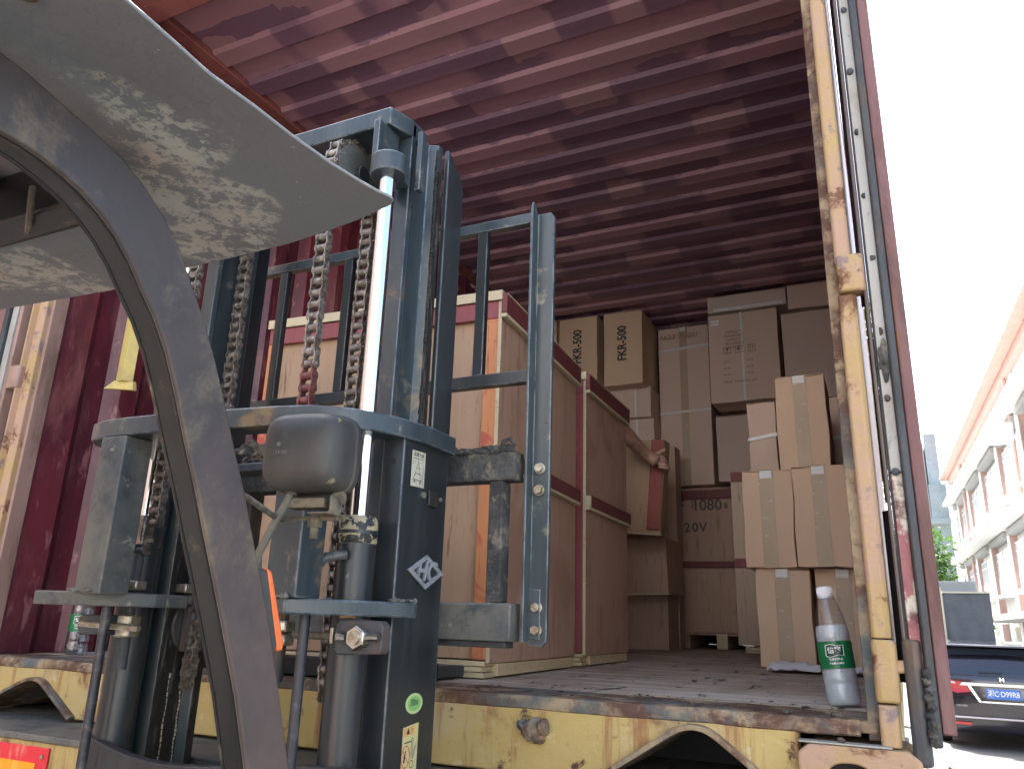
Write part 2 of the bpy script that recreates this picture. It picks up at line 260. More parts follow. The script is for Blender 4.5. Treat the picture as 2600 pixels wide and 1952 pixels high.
# ------------------------------------------------------------------ builders
def link(o, parent=None):
    COL.objects.link(o)
    if parent is not None: o.parent = parent
    return o
def org(p):
    v = Vector((0, 0, 0))
    while p is not None: v = v+p.location; p = p.parent
    return v
def tag(o, label=None, cat=None, group=None, kind=None):
    for k, v in (('label', label), ('category', cat), ('group', group), ('kind', kind)):
        if v: o[k] = v
    return o
def thing(name, label, cat, loc=(0, 0, 0), group=None):
    o = bpy.data.objects.new(name, None); o.empty_display_size = .1; link(o); o.location = Vector(loc)+Vector((0, 0, FZ))
    return tag(o, label, cat, group)
class B:
    def __init__(s, M=None): s.v = []; s.f = []; s.M = M; s.mi = []; s.cm = 0
    def add(s, vs, fs):
        n = len(s.v); s.v += [(s.M @ Vector(v)) if s.M else Vector(v) for v in vs]; s.f += [tuple(i+n for i in f) for f in fs]; s.mi += [s.cm]*len(fs); return s
    def box(s, x0, x1, y0, y1, z0, z1):
        return s.add([(x, y, z) for z in (z0, z1) for y in (y0, y1) for x in (x0, x1)], [(0, 2, 3, 1), (4, 5, 7, 6), (0, 1, 5, 4), (2, 6, 7, 3), (0, 4, 6, 2), (1, 3, 7, 5)])
    def hexa(s, p): return s.add(p, [(0, 3, 2, 1), (4, 5, 6, 7), (0, 1, 5, 4), (1, 2, 6, 5), (2, 3, 7, 6), (3, 0, 4, 7)])
    def tube(s, pts, r, n=12, caps=True):
        pts = [Vector(p) for p in pts]; rs = r if isinstance(r, (list, tuple)) else [r]*len(pts); vs = []; fs = []; px = None
        for i, p in enumerate(pts):
            d = (pts[min(i+1, len(pts)-1)]-pts[max(i-1, 0)]).normalized()
            a = Vector((0, 0, 1)) if abs(d.z) < .9 else Vector((1, 0, 0))
            if px is None: px = d.cross(a).normalized()
            px = (px-d*px.dot(d)).normalized(); py = d.cross(px)
            vs += [p+px*(rs[i]*math.cos(2*math.pi*k/n))+py*(rs[i]*math.sin(2*math.pi*k/n)) for k in range(n)]
        for i in range(len(pts)-1):
            for k in range(n): a, b = i*n+k, i*n+(k+1) % n; fs.append((a, b, b+n, a+n))
        if caps: fs += [tuple(range(n-1, -1, -1)), tuple(range((len(pts)-1)*n, len(pts)*n))]
        return s.add(vs, fs)
    def prism(s, poly, ax, a, b):
        """poly in the other two axes (order x,y,z without ax), extruded from a to b along ax"""
        n = len(poly)
        def mk(p, t): return {'x': (t, p[0], p[1]), 'y': (p[0], t, p[1]), 'z': (p[0], p[1], t)}[ax]
        return s.add([mk(p, a) for p in poly]+[mk(p, b) for p in poly], [tuple(range(n)), tuple(range(2*n-1, n-1, -1))]+[(i, i+n, (i+1) % n+n, (i+1) % n) for i in range(n)])
    def strip(s, A, Bp, dvec):
        """solid made of a band between polylines A and Bp, thickened by dvec"""
        n = len(A); d = Vector(dvec); A = [Vector(a) for a in A]; Bp = [Vector(b) for b in Bp]
        vs = A+Bp+[a+d for a in A]+[b+d for b in Bp]; fs = []
        for i in range(n-1):
            fs += [(i, i+1, n+i+1, n+i), (2*n+i, 3*n+i, 3*n+i+1, 2*n+i+1), (i, 2*n+i, 2*n+i+1, i+1), (n+i, n+i+1, 3*n+i+1, 3*n+i)]
        fs += [(0, n, 3*n, 2*n), (n-1, 3*n-1, 4*n-1, 2*n-1)]
        return s.add(vs, fs)
    def lathe(s, prof, n=32, c=(0, 0, 0), caps=True):
        vs = [(c[0]+r*math.cos(2*math.pi*k/n), c[1]+r*math.sin(2*math.pi*k/n), c[2]+z) for r, z in prof for k in range(n)]; fs = []
        for i in range(len(prof)-1):
            for k in range(n): a, b = i*n+k, i*n+(k+1) % n; fs.append((a, b, b+n, a+n))
        if caps: fs += [tuple(range(n-1, -1, -1)), tuple(range((len(prof)-1)*n, len(prof)*n))]
        return s.add(vs, fs)
    def build(s, name, mt, parent=None, bev=0, smooth=False, label=None, kind=None, seg=2, ang=35):
        me = bpy.data.meshes.new(name); off = (org(parent) if parent is not None else Vector((0, 0, 0)))-Vector((0, 0, FZ))
        me.from_pydata([v-off for v in s.v], [], s.f)
        bm = bmesh.new(); bm.from_mesh(me); bmesh.ops.recalc_face_normals(bm, faces=bm.faces); bm.to_mesh(me); bm.free()
        for x in (mt if isinstance(mt, (list, tuple)) else [mt]): me.materials.append(x)
        if any(s.mi):
            for p_, i_ in zip(me.polygons, s.mi): p_.material_index = i_
        if smooth:
            for p_ in me.polygons: p_.use_smooth = True
            me.set_sharp_from_angle(angle=R(ang))
        o = bpy.data.objects.new(name, me); link(o, parent)
        if bev:
            md = o.modifiers.new('bevel', 'BEVEL'); md.width = bev; md.segments = seg; md.limit_method = 'ANGLE'; md.angle_limit = R(30)
            if smooth or True:
                for p_ in me.polygons: p_.use_smooth = True
                me.set_sharp_from_angle(angle=R(ang)); 
        if label: o['label'] = label
        if kind: o['kind'] = kind
        return o
def box(name, mt, parent, x0, x1, y0, y1, z0, z1, bev=.002, **k): return B().box(x0, x1, y0, y1, z0, z1).build(name, mt, parent, bev, **k)
def inst(src, parent, loc, rot=(0, 0, 0), scale=None, matt=None):
    """a further piece that shares src's mesh; loc is given in the measured frame"""
    o = bpy.data.objects.new(src.name.split('.')[0], src.data); link(o, parent)
    o.location = Vector(loc)+Vector((0, 0, FZ))-org(parent); o.rotation_euler = rot
    if scale: o.scale = scale
    for md in src.modifiers:
        n = o.modifiers.new(md.name, md.type)
        if md.type == 'BEVEL': n.width = md.width; n.segments = md.segments; n.limit_method = 'ANGLE'; n.angle_limit = md.angle_limit
    return o
def piece(name, bld, mt, parent, loc, rot=(0, 0, 0), bev=0, smooth=False, **k):
    """first of a set of alike pieces: the mesh is modelled about its own origin"""
    me_o = bld.build(name, mt, None, bev, smooth, **k)
    for v in me_o.data.vertices: v.co.z -= FZ
    me_o.parent = parent; me_o.location = Vector(loc)+Vector((0, 0, FZ))-org(parent); me_o.rotation_euler = rot
    return me_o
def text(body, size, o, right, up, mt, parent, name='lettering', ext=.0006, bold=0, align='CENTER', sx=1., shear=0):
    c = bpy.data.curves.new('t', 'FONT'); c.body = body; c.size = size; c.extrude = ext; c.offset = bold; c.align_x = align; c.align_y = 'CENTER'; c.shear = shear; c.resolution_u = 3
    t = bpy.data.objects.new('t', c); COL.objects.link(t); dg = bpy.context.evaluated_depsgraph_get(); me = bpy.data.meshes.new_from_object(t.evaluated_get(dg))
    bpy.data.objects.remove(t); bpy.data.curves.remove(c)
    rv = Vector(right).normalized(); uv = Vector(up).normalized(); uv = (uv-rv*uv.dot(rv)).normalized(); nv = rv.cross(uv)
    off = (org(parent) if parent is not None else Vector((0, 0, 0)))-Vector((0, 0, FZ))
    for v in me.vertices: v.co = Vector(o)+rv*(v.co.x*sx)+uv*v.co.y+nv*v.co.z-off
    me.materials.clear(); me.materials.append(mt)
    for p_ in me.polygons: p_.material_index = 0
    ob = bpy.data.objects.new(name, me); return link(ob, parent)
def frame(o, ang=0, tilt=0):
    """local frame: x to the right, y into the container, z up"""
    return Matrix.Translation(Vector(o)) @ Matrix.Rotation(ang, 4, 'Z') @ Matrix.Rotation(tilt, 4, 'Y')
def lump(s, n, sd_, M=None, jag=.35, seg=2):
    """irregular stone-like lump"""
    bm = bmesh.new(); bmesh.ops.create_icosphere(bm, subdivisions=seg, radius=1)
    b = B(M)
    vs = [Vector((v.co.x*s[0], v.co.y*s[1], v.co.z*s[2]))*(1+jag*noise.noise(v.co*1.7+Vector((sd_*3.1, sd_, 0)))*2) for v in bm.verts]
    fs = [tuple(v.index for v in f.verts) for f in bm.faces]; bm.free(); b.add(vs, fs); return b

# ------------------------------------------------------------------ ground
B().add([(-300, -300, -FZ), (300, -300, -FZ), (300, 400, -FZ), (-300, 400, -FZ)], [(0, 1, 2, 3)]).build('ground', M_ground, kind='structure')

# ------------------------------------------------------------------ shipping container
XL, XR, YE, ZC = -2.345, .012, 5.9, 2.345
K = thing('shipping_container', 'open maroon shipping container with a rusty yellow door frame, loaded with crates and cartons', 'container', (-1.17, 0, 0))
# floor: sheets of plywood laid lengthwise
for i, (a, b) in enumerate([(XL+.003, -1.76), (-1.756, -1.17), (-1.166, -.58), (-.576, XR-.003)]):
    for j, (c, d) in enumerate([(.17, 2.4), (2.404, 4.8), (4.804, YE)]):
        B().box(a, b, c, d, -.03, random.uniform(-.0012, 0)).build('floor_board', M_floor, K)
box('threshold_plate', M_rustlip, K, XL, XR, -.012, .168, -.02, -.001, .004)
# sill with two rounded gable-shaped cutouts
def sill():
    def arch(xl, xp, xr, zt, zb):    # from left foot to right foot
        out = []; A = (xl, zb); Pk = (xp, zt+.018); C_ = (xr, zb)
        out.append(A); n = 10
        a = (xp+(xl-xp)*.22, zt+.018+(zb-zt-.018)*.22); c = (xp+(xr-xp)*.22, zt+.018+(zb-zt-.018)*.22)
        for k in range(n+1):
            t = k/n; out.append(((1-t)**2*a[0]+2*t*(1-t)*Pk[0]+t*t*c[0], (1-t)**2*a[1]+2*t*(1-t)*Pk[1]+t*t*c[1]))
        out.append(C_); return out
    ZB = -.140
    a1 = arch(-2.28, -2.045, -1.885, -.062, ZB); a2 = arch(-.470, -.282, -.120, -.040, ZB)
    poly = [(-2.345, -.004), (-2.345, ZB)]+a1+a2+[(-.113, ZB), (-.113, -.004)]
    b = B(); top = []
    # build as vertical quads between the lower outline and the top edge
    low = [(-2.345, ZB)]+a1+a2+[(-.113, ZB)]
    return low, a1, a2, ZB
low, a1, a2, ZB = sill()
n = len(low); vs = []; 
for y in (-.014, .03): vs += [(x, y, z) for x, z in low]+[(x, y, -.018) for x, z in low]
fs = []
for i in range(n-1):
    fs += [(i, i+1, n+i+1, n+i), (2*n+i, 3*n+i, 3*n+i+1, 2*n+i+1), (i, 2*n+i, 2*n+i+1, i+1), (n+i, n+i+1, 3*n+i+1, 3*n+i)]
fs += [(0, n, 3*n, 2*n), (n-1, 3*n-1, 4*n-1, 2*n-1)]
B().add(vs, fs).build('door_sill', M_yel, K, .003)
# rolled lip on top of the sill, slightly battered
b = B(); pts = [Vector((XL+.002+(XR-.03-XL)*k/40, -.017, -.0205+.0008*math.sin(k*1.3)+.0022*noise.noise(Vector((k*.6, 0, 0))))) for k in range(41)]
prof = [(-.001, .004), (.001, .014), (.006, .0195), (.014, .0205), (.035, .0205), (.035, -.004), (.004, -.005), (-.0005, -.002)]
vs = [(p.x, p.y+a, p.z+c) for p in pts for a, c in prof]; m_ = len(prof)
fs = [(i*m_+k, i*m_+(k+1) % m_, (i+1)*m_+(k+1) % m_, (i+1)*m_+k) for i in range(40) for k in range(m_)]+[tuple(range(m_)), tuple(range(40*m_+m_-1, 40*m_-1, -1))]
b.add(vs, fs).build('sill_lip', M_rustlip, K, 0, True)
# flanges welded along the arches
for ar in (a1, a2):
    A = [(x, -.034, z) for x, z in ar]; Bq = []
    for i, (x, z) in enumerate(ar):
        p0 = ar[max(i-1, 0)]; p1 = ar[min(i+1, len(ar)-1)]; t = Vector((p1[0]-p0[0], p1[1]-p0[1])).normalized(); Bq.append((x-t.y*.009, -.034, z+t.x*.009))
    B().strip(A, Bq, (0, .40, 0)).build('arch_flange', M_rustlip, K, .0015)
# broken hinge stub on the sill
for sd_, (dx, dz, s) in enumerate([(0, 0, (.022, .012, .02)), (.022, .004, (.014, .014, .016)), (-.02, .006, (.012, .01, .012)), (.012, -.014, (.012, .014, .012))]):
    bb = lump(s, 0, sd_, Matrix.Translation((-.592+dx, -.024, -.058+dz)), .3)
    if sd_ == 0: acc = bb
    else:
        nn = len(acc.v); acc.v += bb.v; acc.f += [tuple(i+nn for i in f) for f in bb.f]; acc.mi += bb.mi
acc.build('sheared_weld_lump', M_rustlip, K, smooth=True, ang=60)
b = lump((.012, .01, .016), 0, 9, Matrix.Translation((-1.745, -.024, -.075)), .3); b.build('sheared_weld_lump', M_rustlip, K, smooth=True, ang=60)
# corner castings
def casting(x0, x1, z0, z1, hx, hz):
    b = B(); n = 28; out = []
    w, h = .033, .025
    ring = [(hx+w*math.copysign(abs(math.cos(a))**.8, math.cos(a)), hz+h*math.copysign(abs(math.sin(a))**.8, math.sin(a))) for a in [2*math.pi*k/n for k in range(n)]]
    for a in [2*math.pi*k/n for k in range(n)]:
        c, s_ = math.cos(a), math.sin(a); t = 1/max(abs(c), abs(s_)); out.append(((x0+x1)/2+(x1-x0)/2*c*t, (z0+z1)/2+(z1-z0)/2*s_*t))
    vs = [(x, -.045, z) for x, z in out]+[(x, -.045, z) for x, z in ring]+[(x, .0, z) for x, z in ring]+[(x, .10, z) for x, z in out]
    fs = [(k, (k+1) % n, n+(k+1) % n, n+k) for k in range(n)]+[(n+k, n+(k+1) % n, 2*n+(k+1) % n, 2*n+k) for k in range(n)]+[(k, 3*n+k, 3*n+(k+1) % n, (k+1) % n) for k in range(n)]
    b.add(vs, fs); b.cm = 1; b.box(hx-.05, hx+.05, .004, .09, hz-.035, hz+.035); return b
casting(-.112, .070, -.175, -.038, -.035, -.088).build('corner_casting', [M_yelR, M_black], K, .004)
casting(-2.46, -2.30+.0, -.175, -.165+.1, -2.38, -.12).build('corner_casting', [M_yelR, M_black], K, .004)
box('casting_top', M_strip, K, -.110, .030, -.043, -.016, -.037, -.034, .001)
# right-hand door post: olive inner lip, yellow outer face, rust strip at its base
box('post_lip', M_olive, K, -.004, .0132, -.004, .06, 0, 2.26, .002)
b = B(); z = .128
vs = []
b.prism([(.0135, .0), (.0135, -.026), (.018, -.031), (.038, -.031), (.045, -.024), (.045, .0)], 'z', .128, .735)
b.build('corner_post', M_yelR, K, .0025)
B().prism([(.0135, .0), (.0135, -.024), (.018, -.028), (.038, -.028), (.043, -.022), (.043, .0)], 'z', .80, 2.26).build('corner_post', M_yelR, K, .0025)
box('post_web', M_rustlip, K, -.004, .034, -.010, .05, -.03, 2.26, .002)
B().prism([(.016, -.0), (.016, -.034), (.022, -.040), (.056, -.040), (.063, -.032), (.063, 0)], 'z', .738, .812).build('hinge_lug', M_yelR, K, .005)
B().prism([(.012, -.0), (.012, -.032), (.018, -.038), (.044, -.038), (.050, -.030), (.050, 0)], 'z', .030, .126).build('hinge_lug', M_yelR, K, .005)
B().prism([(.014, -.0), (.014, -.030), (.018, -.034), (.040, -.034), (.044, -.028), (.044, 0)], 'z', -.036, .027).build('hinge_lug', M_yelR, K, .005)
box('hinge_bracket', M_yelR, K, .045, .075, -.030, .0, .075, .095, .004)
# left-hand post
def prof_post(x0, pts, z0, z1, name, mt, y=0):
    B().prism([(x0+a, y+c) for a, c in pts], 'z', z0, z1).build(name, mt, K, .002)
box('post_lip', M_pinkst, K, -2.352, -2.338, -.006, .04, 0, 2.26, .001)
prof_post(-2.352, [(0, 0), (-.0, -.02), (-.012, -.026), (-.03, -.026), (-.036, -.012), (-.052, -.012), (-.058, -.03), (-.064, -.03), (-.064, 0)], 0.0, 2.26, 'corner_post', M_yelR)
for z0, z1 in ((.80, .875), (.30, .375), (1.5, 1.575)):
    B().prism([(-2.405, 0), (-2.405, -.030), (-2.412, -.036), (-2.452, -.036), (-2.458, -.03), (-2.458, 0)], 'z', z0, z1).build('hinge_lug', M_pinkst, K, .004)
# header and rails
box('door_header', M_redbeam, K, -2.46, .045, -.02, .12, 2.282, 2.44, .004)
box('header_lip', M_rustlip, K, -2.40, .05, -.03, -.021, 2.27, 2.33, .002)
for x0, x1 in ((XL-.02, XL+.055), (XR-.055, XR+.03)): box('top_side_rail', M_redbeam, K, x0, x1, .122, YE, ZC-.008, ZC+.06, .004)
# corrugated roof: ribs run across
prof = []; y = .122; 
prof.append((y, ZC+.02)); y = .385
while y < YE-.1:
    prof += [(y, ZC+.022), (y+.012, ZC+.004), (y+.062, ZC+.003), (y+.086, ZC+.001), (y+.104, ZC+.024), (y+.18, ZC+.024)]
    y += .207
prof.append((YE, ZC+.022))
b = B(); n = len(prof)
vs = [(x, yy, zz) for x in (XL+.056, XR-.056) for yy, zz in prof]; 
for i in range(n-1):
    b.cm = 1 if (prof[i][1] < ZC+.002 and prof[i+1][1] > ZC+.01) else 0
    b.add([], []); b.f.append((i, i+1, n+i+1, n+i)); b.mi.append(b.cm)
b.v = [Vector(v) for v in vs]
b.build('corrugated_roof', [M_ceil, M_ridge], K)
box('roof_skin', M_redbeam, K, XL+.0, XR, .12, YE, ZC+.062, ZC+.066, 0)
# corrugated side walls and bulkhead
def corr(y0, y1, sgn, x):
    pr = [(x, y0), (x, y0+.145)]; y = y0+.145
    while y < y1-.3: pr += [(x-sgn*.036, y+.04), (x-sgn*.036, y+.108), (x, y+.148), (x, y+.278-.06)]; y += .218
    pr.append((x, y1)); return pr
for x, sg in ((XL, 1), (XR-.012, -1)):
    pr = corr(.0, YE, sg, x); n = len(pr)
    B().add([(a, c, z) for z in (.0, ZC-.002) for a, c in pr], [(i, i+1, n+i+1, n+i) for i in range(n-1)]).build('side_wall', M_red, K)
    box('wall_skin', M_red, K, *( (x-.041, x-.038) if sg > 0 else (x+.0375, x+.0385)), .05, YE, -.15, ZC+.06, 0)
box('front_bulkhead', M_red, K, XL, XR, YE, YE+.03, 0, ZC+.05, 0)
for x0, x1 in ((XL-.06, XL-.0), (XR-.012, XR+.028)): box('bottom_side_rail', M_yel, K, x0, x1, .10, YE, -.15, -.002, .003)
for i in range(14): box('floor_bearer', M_black, K, XL, XR, .4+i*.4, .45+i*.4, -.15, -.031, 0)
# right door, swung round flat along the outside of the right wall: the hinge-side edge faces the camera
D = K
zt = 2.28
box('door_leaf', M_doorred, D, .1015, .122, -.03, 1.16, -.012, zt, .003, label='maroon right door swung round along the container side')
box('door_gasket', M_gask, D, .0875, .1010, -.040, -.005, -.030, zt, .004)
box('gasket_strip', M_strip, D, .0695, .087, -.030, .05, .40, zt, .0015)
box('gasket_strip', mat('red_paint_flaking_to_cream', (.34, .13, .13), [((.62, .58, .47), 16, .56, .02, (1, 1, .5)), ((.14, .05, .05), 8, .62, .06)], .55, bmp=(60, .004, .6)), D, .0695, .087, -.028, .05, .02, .398, .0015, label='lower red length of the strip, paint flaking to cream')
box('door_seam', M_black, D, .0660, .0690, -.028, .04, .05, zt, 0)
B().tube([(.0625, -.026, .10), (.0615, -.026, .6), (.0625, -.026, zt)], .0032, 8).build('door_rod', M_dkred, D, smooth=True)
b = B().prism([(.0520, .02), (.0655, -.008), (.0655, .06), (.0520, .06)], 'z', .74, zt); b.build('door_edge_fin', M_gask, D)
b = B().prism([(.0560, .02), (.0655, -.008), (.0655, .06), (.0560, .06)], 'z', .36, .739); b.build('door_edge_fin', M_gask, D)
b = B().prism([(.0500, .02), (.0655, -.008), (.0655, .06), (.0500, .06)], 'z', .06, .34); b.build('door_edge_fin', M_black, D)
B().prism([(.058, -.036), (.078, -.042), (.086, -.03), (.086, .0), (.058, .0)], 'z', -.06, .128).build('gasket_foot', M_gask, D, .006)
for k in range(9):
    lump((.0075, .008, .008), 0, k, Matrix.Translation((.0905-.003*(k % 2), -.040, .078-.0125*k)), .35).build('torn_gasket_lump', M_crust, D, smooth=True, ang=70)
rv = None
for k, zz in enumerate([.40, .53, .655, .80, .93, 1.07, 1.21, 1.36, 1.5, 1.65]):
    if rv is None: rv = piece('rivet', B().lathe([(.0068, 0), (.0064, .003), (.004, .005), (.001, .0056)], 14), M_gask, D, (.0775, -.0305, zz), (math.pi/2, 0, 0), smooth=True)
    else: inst(rv, D, (.0775+.001*math.sin(k*5), -.0305, zz), (math.pi/2, 0, k), (1, random.uniform(.8, 1.2), 1))
lump((.010, .004, .030), 0, 4, Matrix.Translation((.080, -.032, .600)), .5, 3).build('torn_gasket_lump', M_crust, D, smooth=True, ang=70)
B().add([(.10, -.03, -.072), (.145, -.03, -.074), (.105, -.03, -.055), (.10, -.026, -.072), (.145, -.026, -.074), (.105, -.026, -.055)], [(0, 1, 2), (5, 4, 3), (0, 3, 4, 1), (1, 4, 5, 2), (2, 5, 3, 0)]).build('bent_rusty_tab', M_rustlip, D)
# left door, swung out beyond the left post
box('door_leaf', M_doorred, D, -2.60, -2.545, -.03, 1.16, 0, zt, .003, label='maroon left door swung round along the container side')
box('door_gasket', M_gask, D, -2.542, -2.520, -.04, .03, 0, zt, .003)
box('gasket_strip', M_strip, D, -2.517, -2.490, -.03, .03, 0, zt, .003)
box('door_rod', M_pinkst, D, -2.487, -2.470, -.025, .03, 0, zt, .002)
# battered vertical batten and hook inside, by the left wall
T1 = thing('edge_protector', 'yellow folded strip with a flared foot hanging inside against the maroon wall', 'edge protector', (-2.24, .2, .86))
b = B()
q = [P(238, 825, 'x', -2.25), P(268, 830, 'x', -2.25), P(300, 680, 'x', -2.25), P(270, 600, 'x', -2.25)]
zt_, zb_ = 1.35, .872
b.prism([(-2.262, .205), (-2.225, .198), (-2.205, .228), (-2.212, .232), (-2.230, .206), (-2.262, .212)], 'z', zb_, zt_)
b.build('strip', M_pipe, T1, .0015)
B().add([(-2.262, .200, .874), (-2.205, .226, .874), (-2.195, .226, .842), (-2.290, .186, .846), (-2.24, .180, .838), (-2.262, .215, .874), (-2.205, .240, .874), (-2.195, .240, .842), (-2.290, .200, .846)], [(0, 1, 2, 4, 3), (5, 8, 7, 6), (0, 5, 6, 1), (1, 6, 7, 2), (3, 8, 5, 0)]).build('flared_foot', M_pipe, T1)
B().tube([(-2.225, .21, 1.35), (-2.24, .24, 1.5), (-2.30, .27, 1.6), (-2.345, .27, 1.6)], .004, 6).build('hanging_cord', M_gask, T1)

# ------------------------------------------------------------------ trailer carrying the container
TR = thing('flatbed_trailer', 'worn yellow truck trailer with a red and orange reflective board under the container', 'trailer', (-1.17, 0, -FZ))
box('deck_plate', M_dust, TR, -2.50, .05, -.20, 1.2, -.160, -.146, .002)
box('rear_bumper', M_yel, TR, -2.50, .05, -.198, -.12, -.42, -.161, .003)
for x in (-1.62, -.72): box('chassis_rail', M_gask, TR, x-.07, x+.07, .0, 5.9, -.62, -.193, .004)
for x in (-2.2, -.14):
    for y in (2.6, 3.9):
        B().tube([(x-.13, y, -.95), (x+.13, y, -.95)], .5, 36).build('wheel', M_tyre, TR, .02)
box('axle', M_black, TR, -2.2, -.14, 2.55, 2.65, -1.0, -.9); box('axle', M_black, TR, -2.2, -.14, 3.85, 3.95, -1.0, -.9)
for x in (-1.62, -.72): box('axle_hanger', M_black, TR, x-.05, x+.05, 2.3, 4.2, -.9, -.62)
sgn_ = box('reflective_board', M_reflr, TR, -2.20, -1.700, -.204, -.199, -.40, -.170, .001)
box('orange_panel', M_reflo, sgn_, -2.17, -1.737, -.2052, -.2042, -.375, -.203, 0)
B().tube([(-1.716, -.2043, -.188), (-1.716, -.208, -.188)], .005, 10).build('rivet', M_steel, sgn_)
TB = thing('timber_offcut', 'small pale stick lying in the dark left cutout under the yellow sill', 'stick', (-1.95, .1, -.17))
B().tube([(-1.99, .10, -.098), (-1.90, .13, -.095)], .004, 6).build('stick', M_raw, TB)
B().box(-1.91, -1.89, .1, .16, -.18, -.098).build('stick_block', M_raw, TB)

# ------------------------------------------------------------------ forklift
F = thing('forklift', 'dark teal forklift with a raised mast, lift chains and peeling grey overhead guard', 'forklift', (-1.0, -.9, -FZ))
GZ = -FZ
XRo, XLo = -.70, -1.318
YR, YF = -.362, -.207
ZB0, ZT0 = -1.30, .445
def channel(name, xo, sg, mt, z0, z1, yr, yf, fl=.046, w=.013, t=.016):
    """C section; web at xo, flanges reaching inwards (sg = -1 for the right stile)"""
    b = B(); s = sg
    pts = [(xo, yr), (xo+s*fl, yr), (xo+s*fl, yr+t), (xo+s*w, yr+t+.004), (xo+s*w, yf-t-.004), (xo+s*fl, yf-t), (xo+s*fl, yf), (xo, yf)]
    b.prism(pts, 'z', z0, z1); return b.build(name, mt, F, .003)
ro = channel('outer_mast_rail', XRo, -1, M_dkblue, ZB0, ZT0, YR, YF); lo = channel('outer_mast_rail', XLo, 1, M_dkblue, ZB0, ZT0, YR, YF)
def ibeam(xc, sg, z1):
    b = B(); b.prism([(xc-.017, -.342), (xc+.017, -.342), (xc+.017, -.328), (xc+.006, -.322), (xc+.006, -.262), (xc+.026, -.254), (xc+.026, -.236), (xc-.022, -.236), (xc-.022, -.250), (xc-.006, -.258), (xc-.006, -.322), (xc-.017, -.328)], 'z', -.9, z1)
    return b.build('inner_mast_rail', [M_blue], F, .0025)
ibeam(-.765, 1, 1.115); ibeam(-1.262, -1, 1.115)
for xg in (-.738, -1.289): box('grease_strip', M_grease, F, xg-.0016, xg+.0016, -.2530, -.2370, -.2, 1.05, 0)
# old grease on the inner face of the left moving rail, with dried pale runs
gi = -1.262
for x_, ya, yb_ in ((gi+.0172, -.3415, -.3285), (gi+.0062, -.3215, -.2625), (gi+.0262, -.2535, -.2365)): box('grease_coat', M_grease, F, x_, x_+.0012, ya, yb_, -.7, .40, 0)
for y_, za, zb_ in ((-.300, -.28, .02), (-.2675, -.20, .0)):
    b = B(); n_ = 26
    for k in range(n_):
        z_ = za+(zb_-za)*k/n_; w_ = .0012*(.5+abs(noise.noise(Vector((k*.9, y_*50, 0))))*2.2); b.box(gi+.0076, gi+.0082, y_-w_+.001*math.sin(k), y_+w_+.001*math.sin(k), z_, z_+(zb_-za)/n_*.8)
    b.build('dried_grease_run', M_stw, F)
q_ = P(405, 1350, 'y', -.27)
hp = B().tube([(q_.x-.014, -.27, q_.z), (q_.x+.014, -.27, q_.z)], .050, 40).build('hose_pulley', M_gask, F, .004, smooth=True)
B().tube([(q_.x-.019, -.27, q_.z), (q_.x+.020, -.27, q_.z)], .020, 20).build('pulley_hub', M_black, hp, .002); box('pulley_bracket', M_gask, hp, q_.x+.0145, q_.x+.045, -.30, -.25, q_.z-.05, q_.z+.09, .004)
for dz in (.040, .062): box('nut', M_bolt, hp, q_.x+.010, q_.x+.040, -.325, -.301, q_.z+dz, q_.z+dz+.018, .003)
gb = B()
for k in range(64):
    z_ = .475+.0098*k; w_ = .004+.005*abs(noise.noise(Vector((k*.35, 1, 0)))); gb.box(-.7395-w_, -.7372+.0012*noise.noise(Vector((k*.8, 4, 0))), -.2565-.0015*abs(noise.noise(Vector((k*.6, 9, 0)))), -.2545, z_, z_+.0096)
gb.build('grease_ridge', M_grease, F, .0012)
# inside web of the left rail, coated with grease
box('grease_coat', M_grease, F, XLo+.0135, XLo+.0165, YR+.022, YF-.022, -.6, .44, 0)
# top cross-head of the inner mast
b = B().prism([(-1.245, -.40), (-.765, -.40), (-.748, -.345), (-.748, -.29), (-1.262, -.29), (-1.262, -.345)], 'z', 1.082, 1.122); b.build('mast_crosshead', M_blue, F, .004)
# rod saddles
for xs, sg in ((-.752, -1), (-1.258, 1)):
    b = B(); cy = -.408
    arc = [(xs+.036*math.cos(a), cy+.034*math.sin(a)) for a in [math.pi*(-1.0+1.32*k/14) for k in range(15)]]
    b.prism(arc+[(xs+.02, -.36), (xs-.036, -.36)], 'z', .952, .992); b.build('rod_saddle', M_blue, F, .003)
    b = B().box(xs-.036+(0 if sg < 0 else .058), xs-.022+(0 if sg < 0 else .058), -.42, -.35, .992, 1.083); b.build('saddle_web', M_blue, F, .002)
    box('saddle_web', M_blue, F, xs+(.022 if sg < 0 else -.034), xs+(.034 if sg < 0 else -.022), -.35, -.33, .95, 1.083, .002)
# cylinders and chrome rods
def cylinder(xc, yc, zt_, key):
    c = B().tube([(xc, yc, -1.2), (xc, yc, zt_-.045)], .0315, 28).build('lift_cylinder', M_dkblue, F, smooth=True)
    B().lathe([(.0325, 0), (.0345, .003), (.0345, .040), (.031, .045), (.020, .046)], 28, (xc, yc, zt_-.045)).build('gland_nut', M_gland if key else M_dkblue, c, smooth=True)
    B().lathe([(.0349, 0), (.0349, .006)], 28, (xc, yc, zt_-.030), False).build('paint_band', M_dkblue, c, smooth=True)
    B().tube([(xc, yc, zt_), (xc, yc, .955)], .0158, 32).build('piston_rod', M_chrome, c, smooth=True)
    return c
cylinder(-.752, -.408, .297, 1); cylinder(-1.258, -.408, .297, 0)
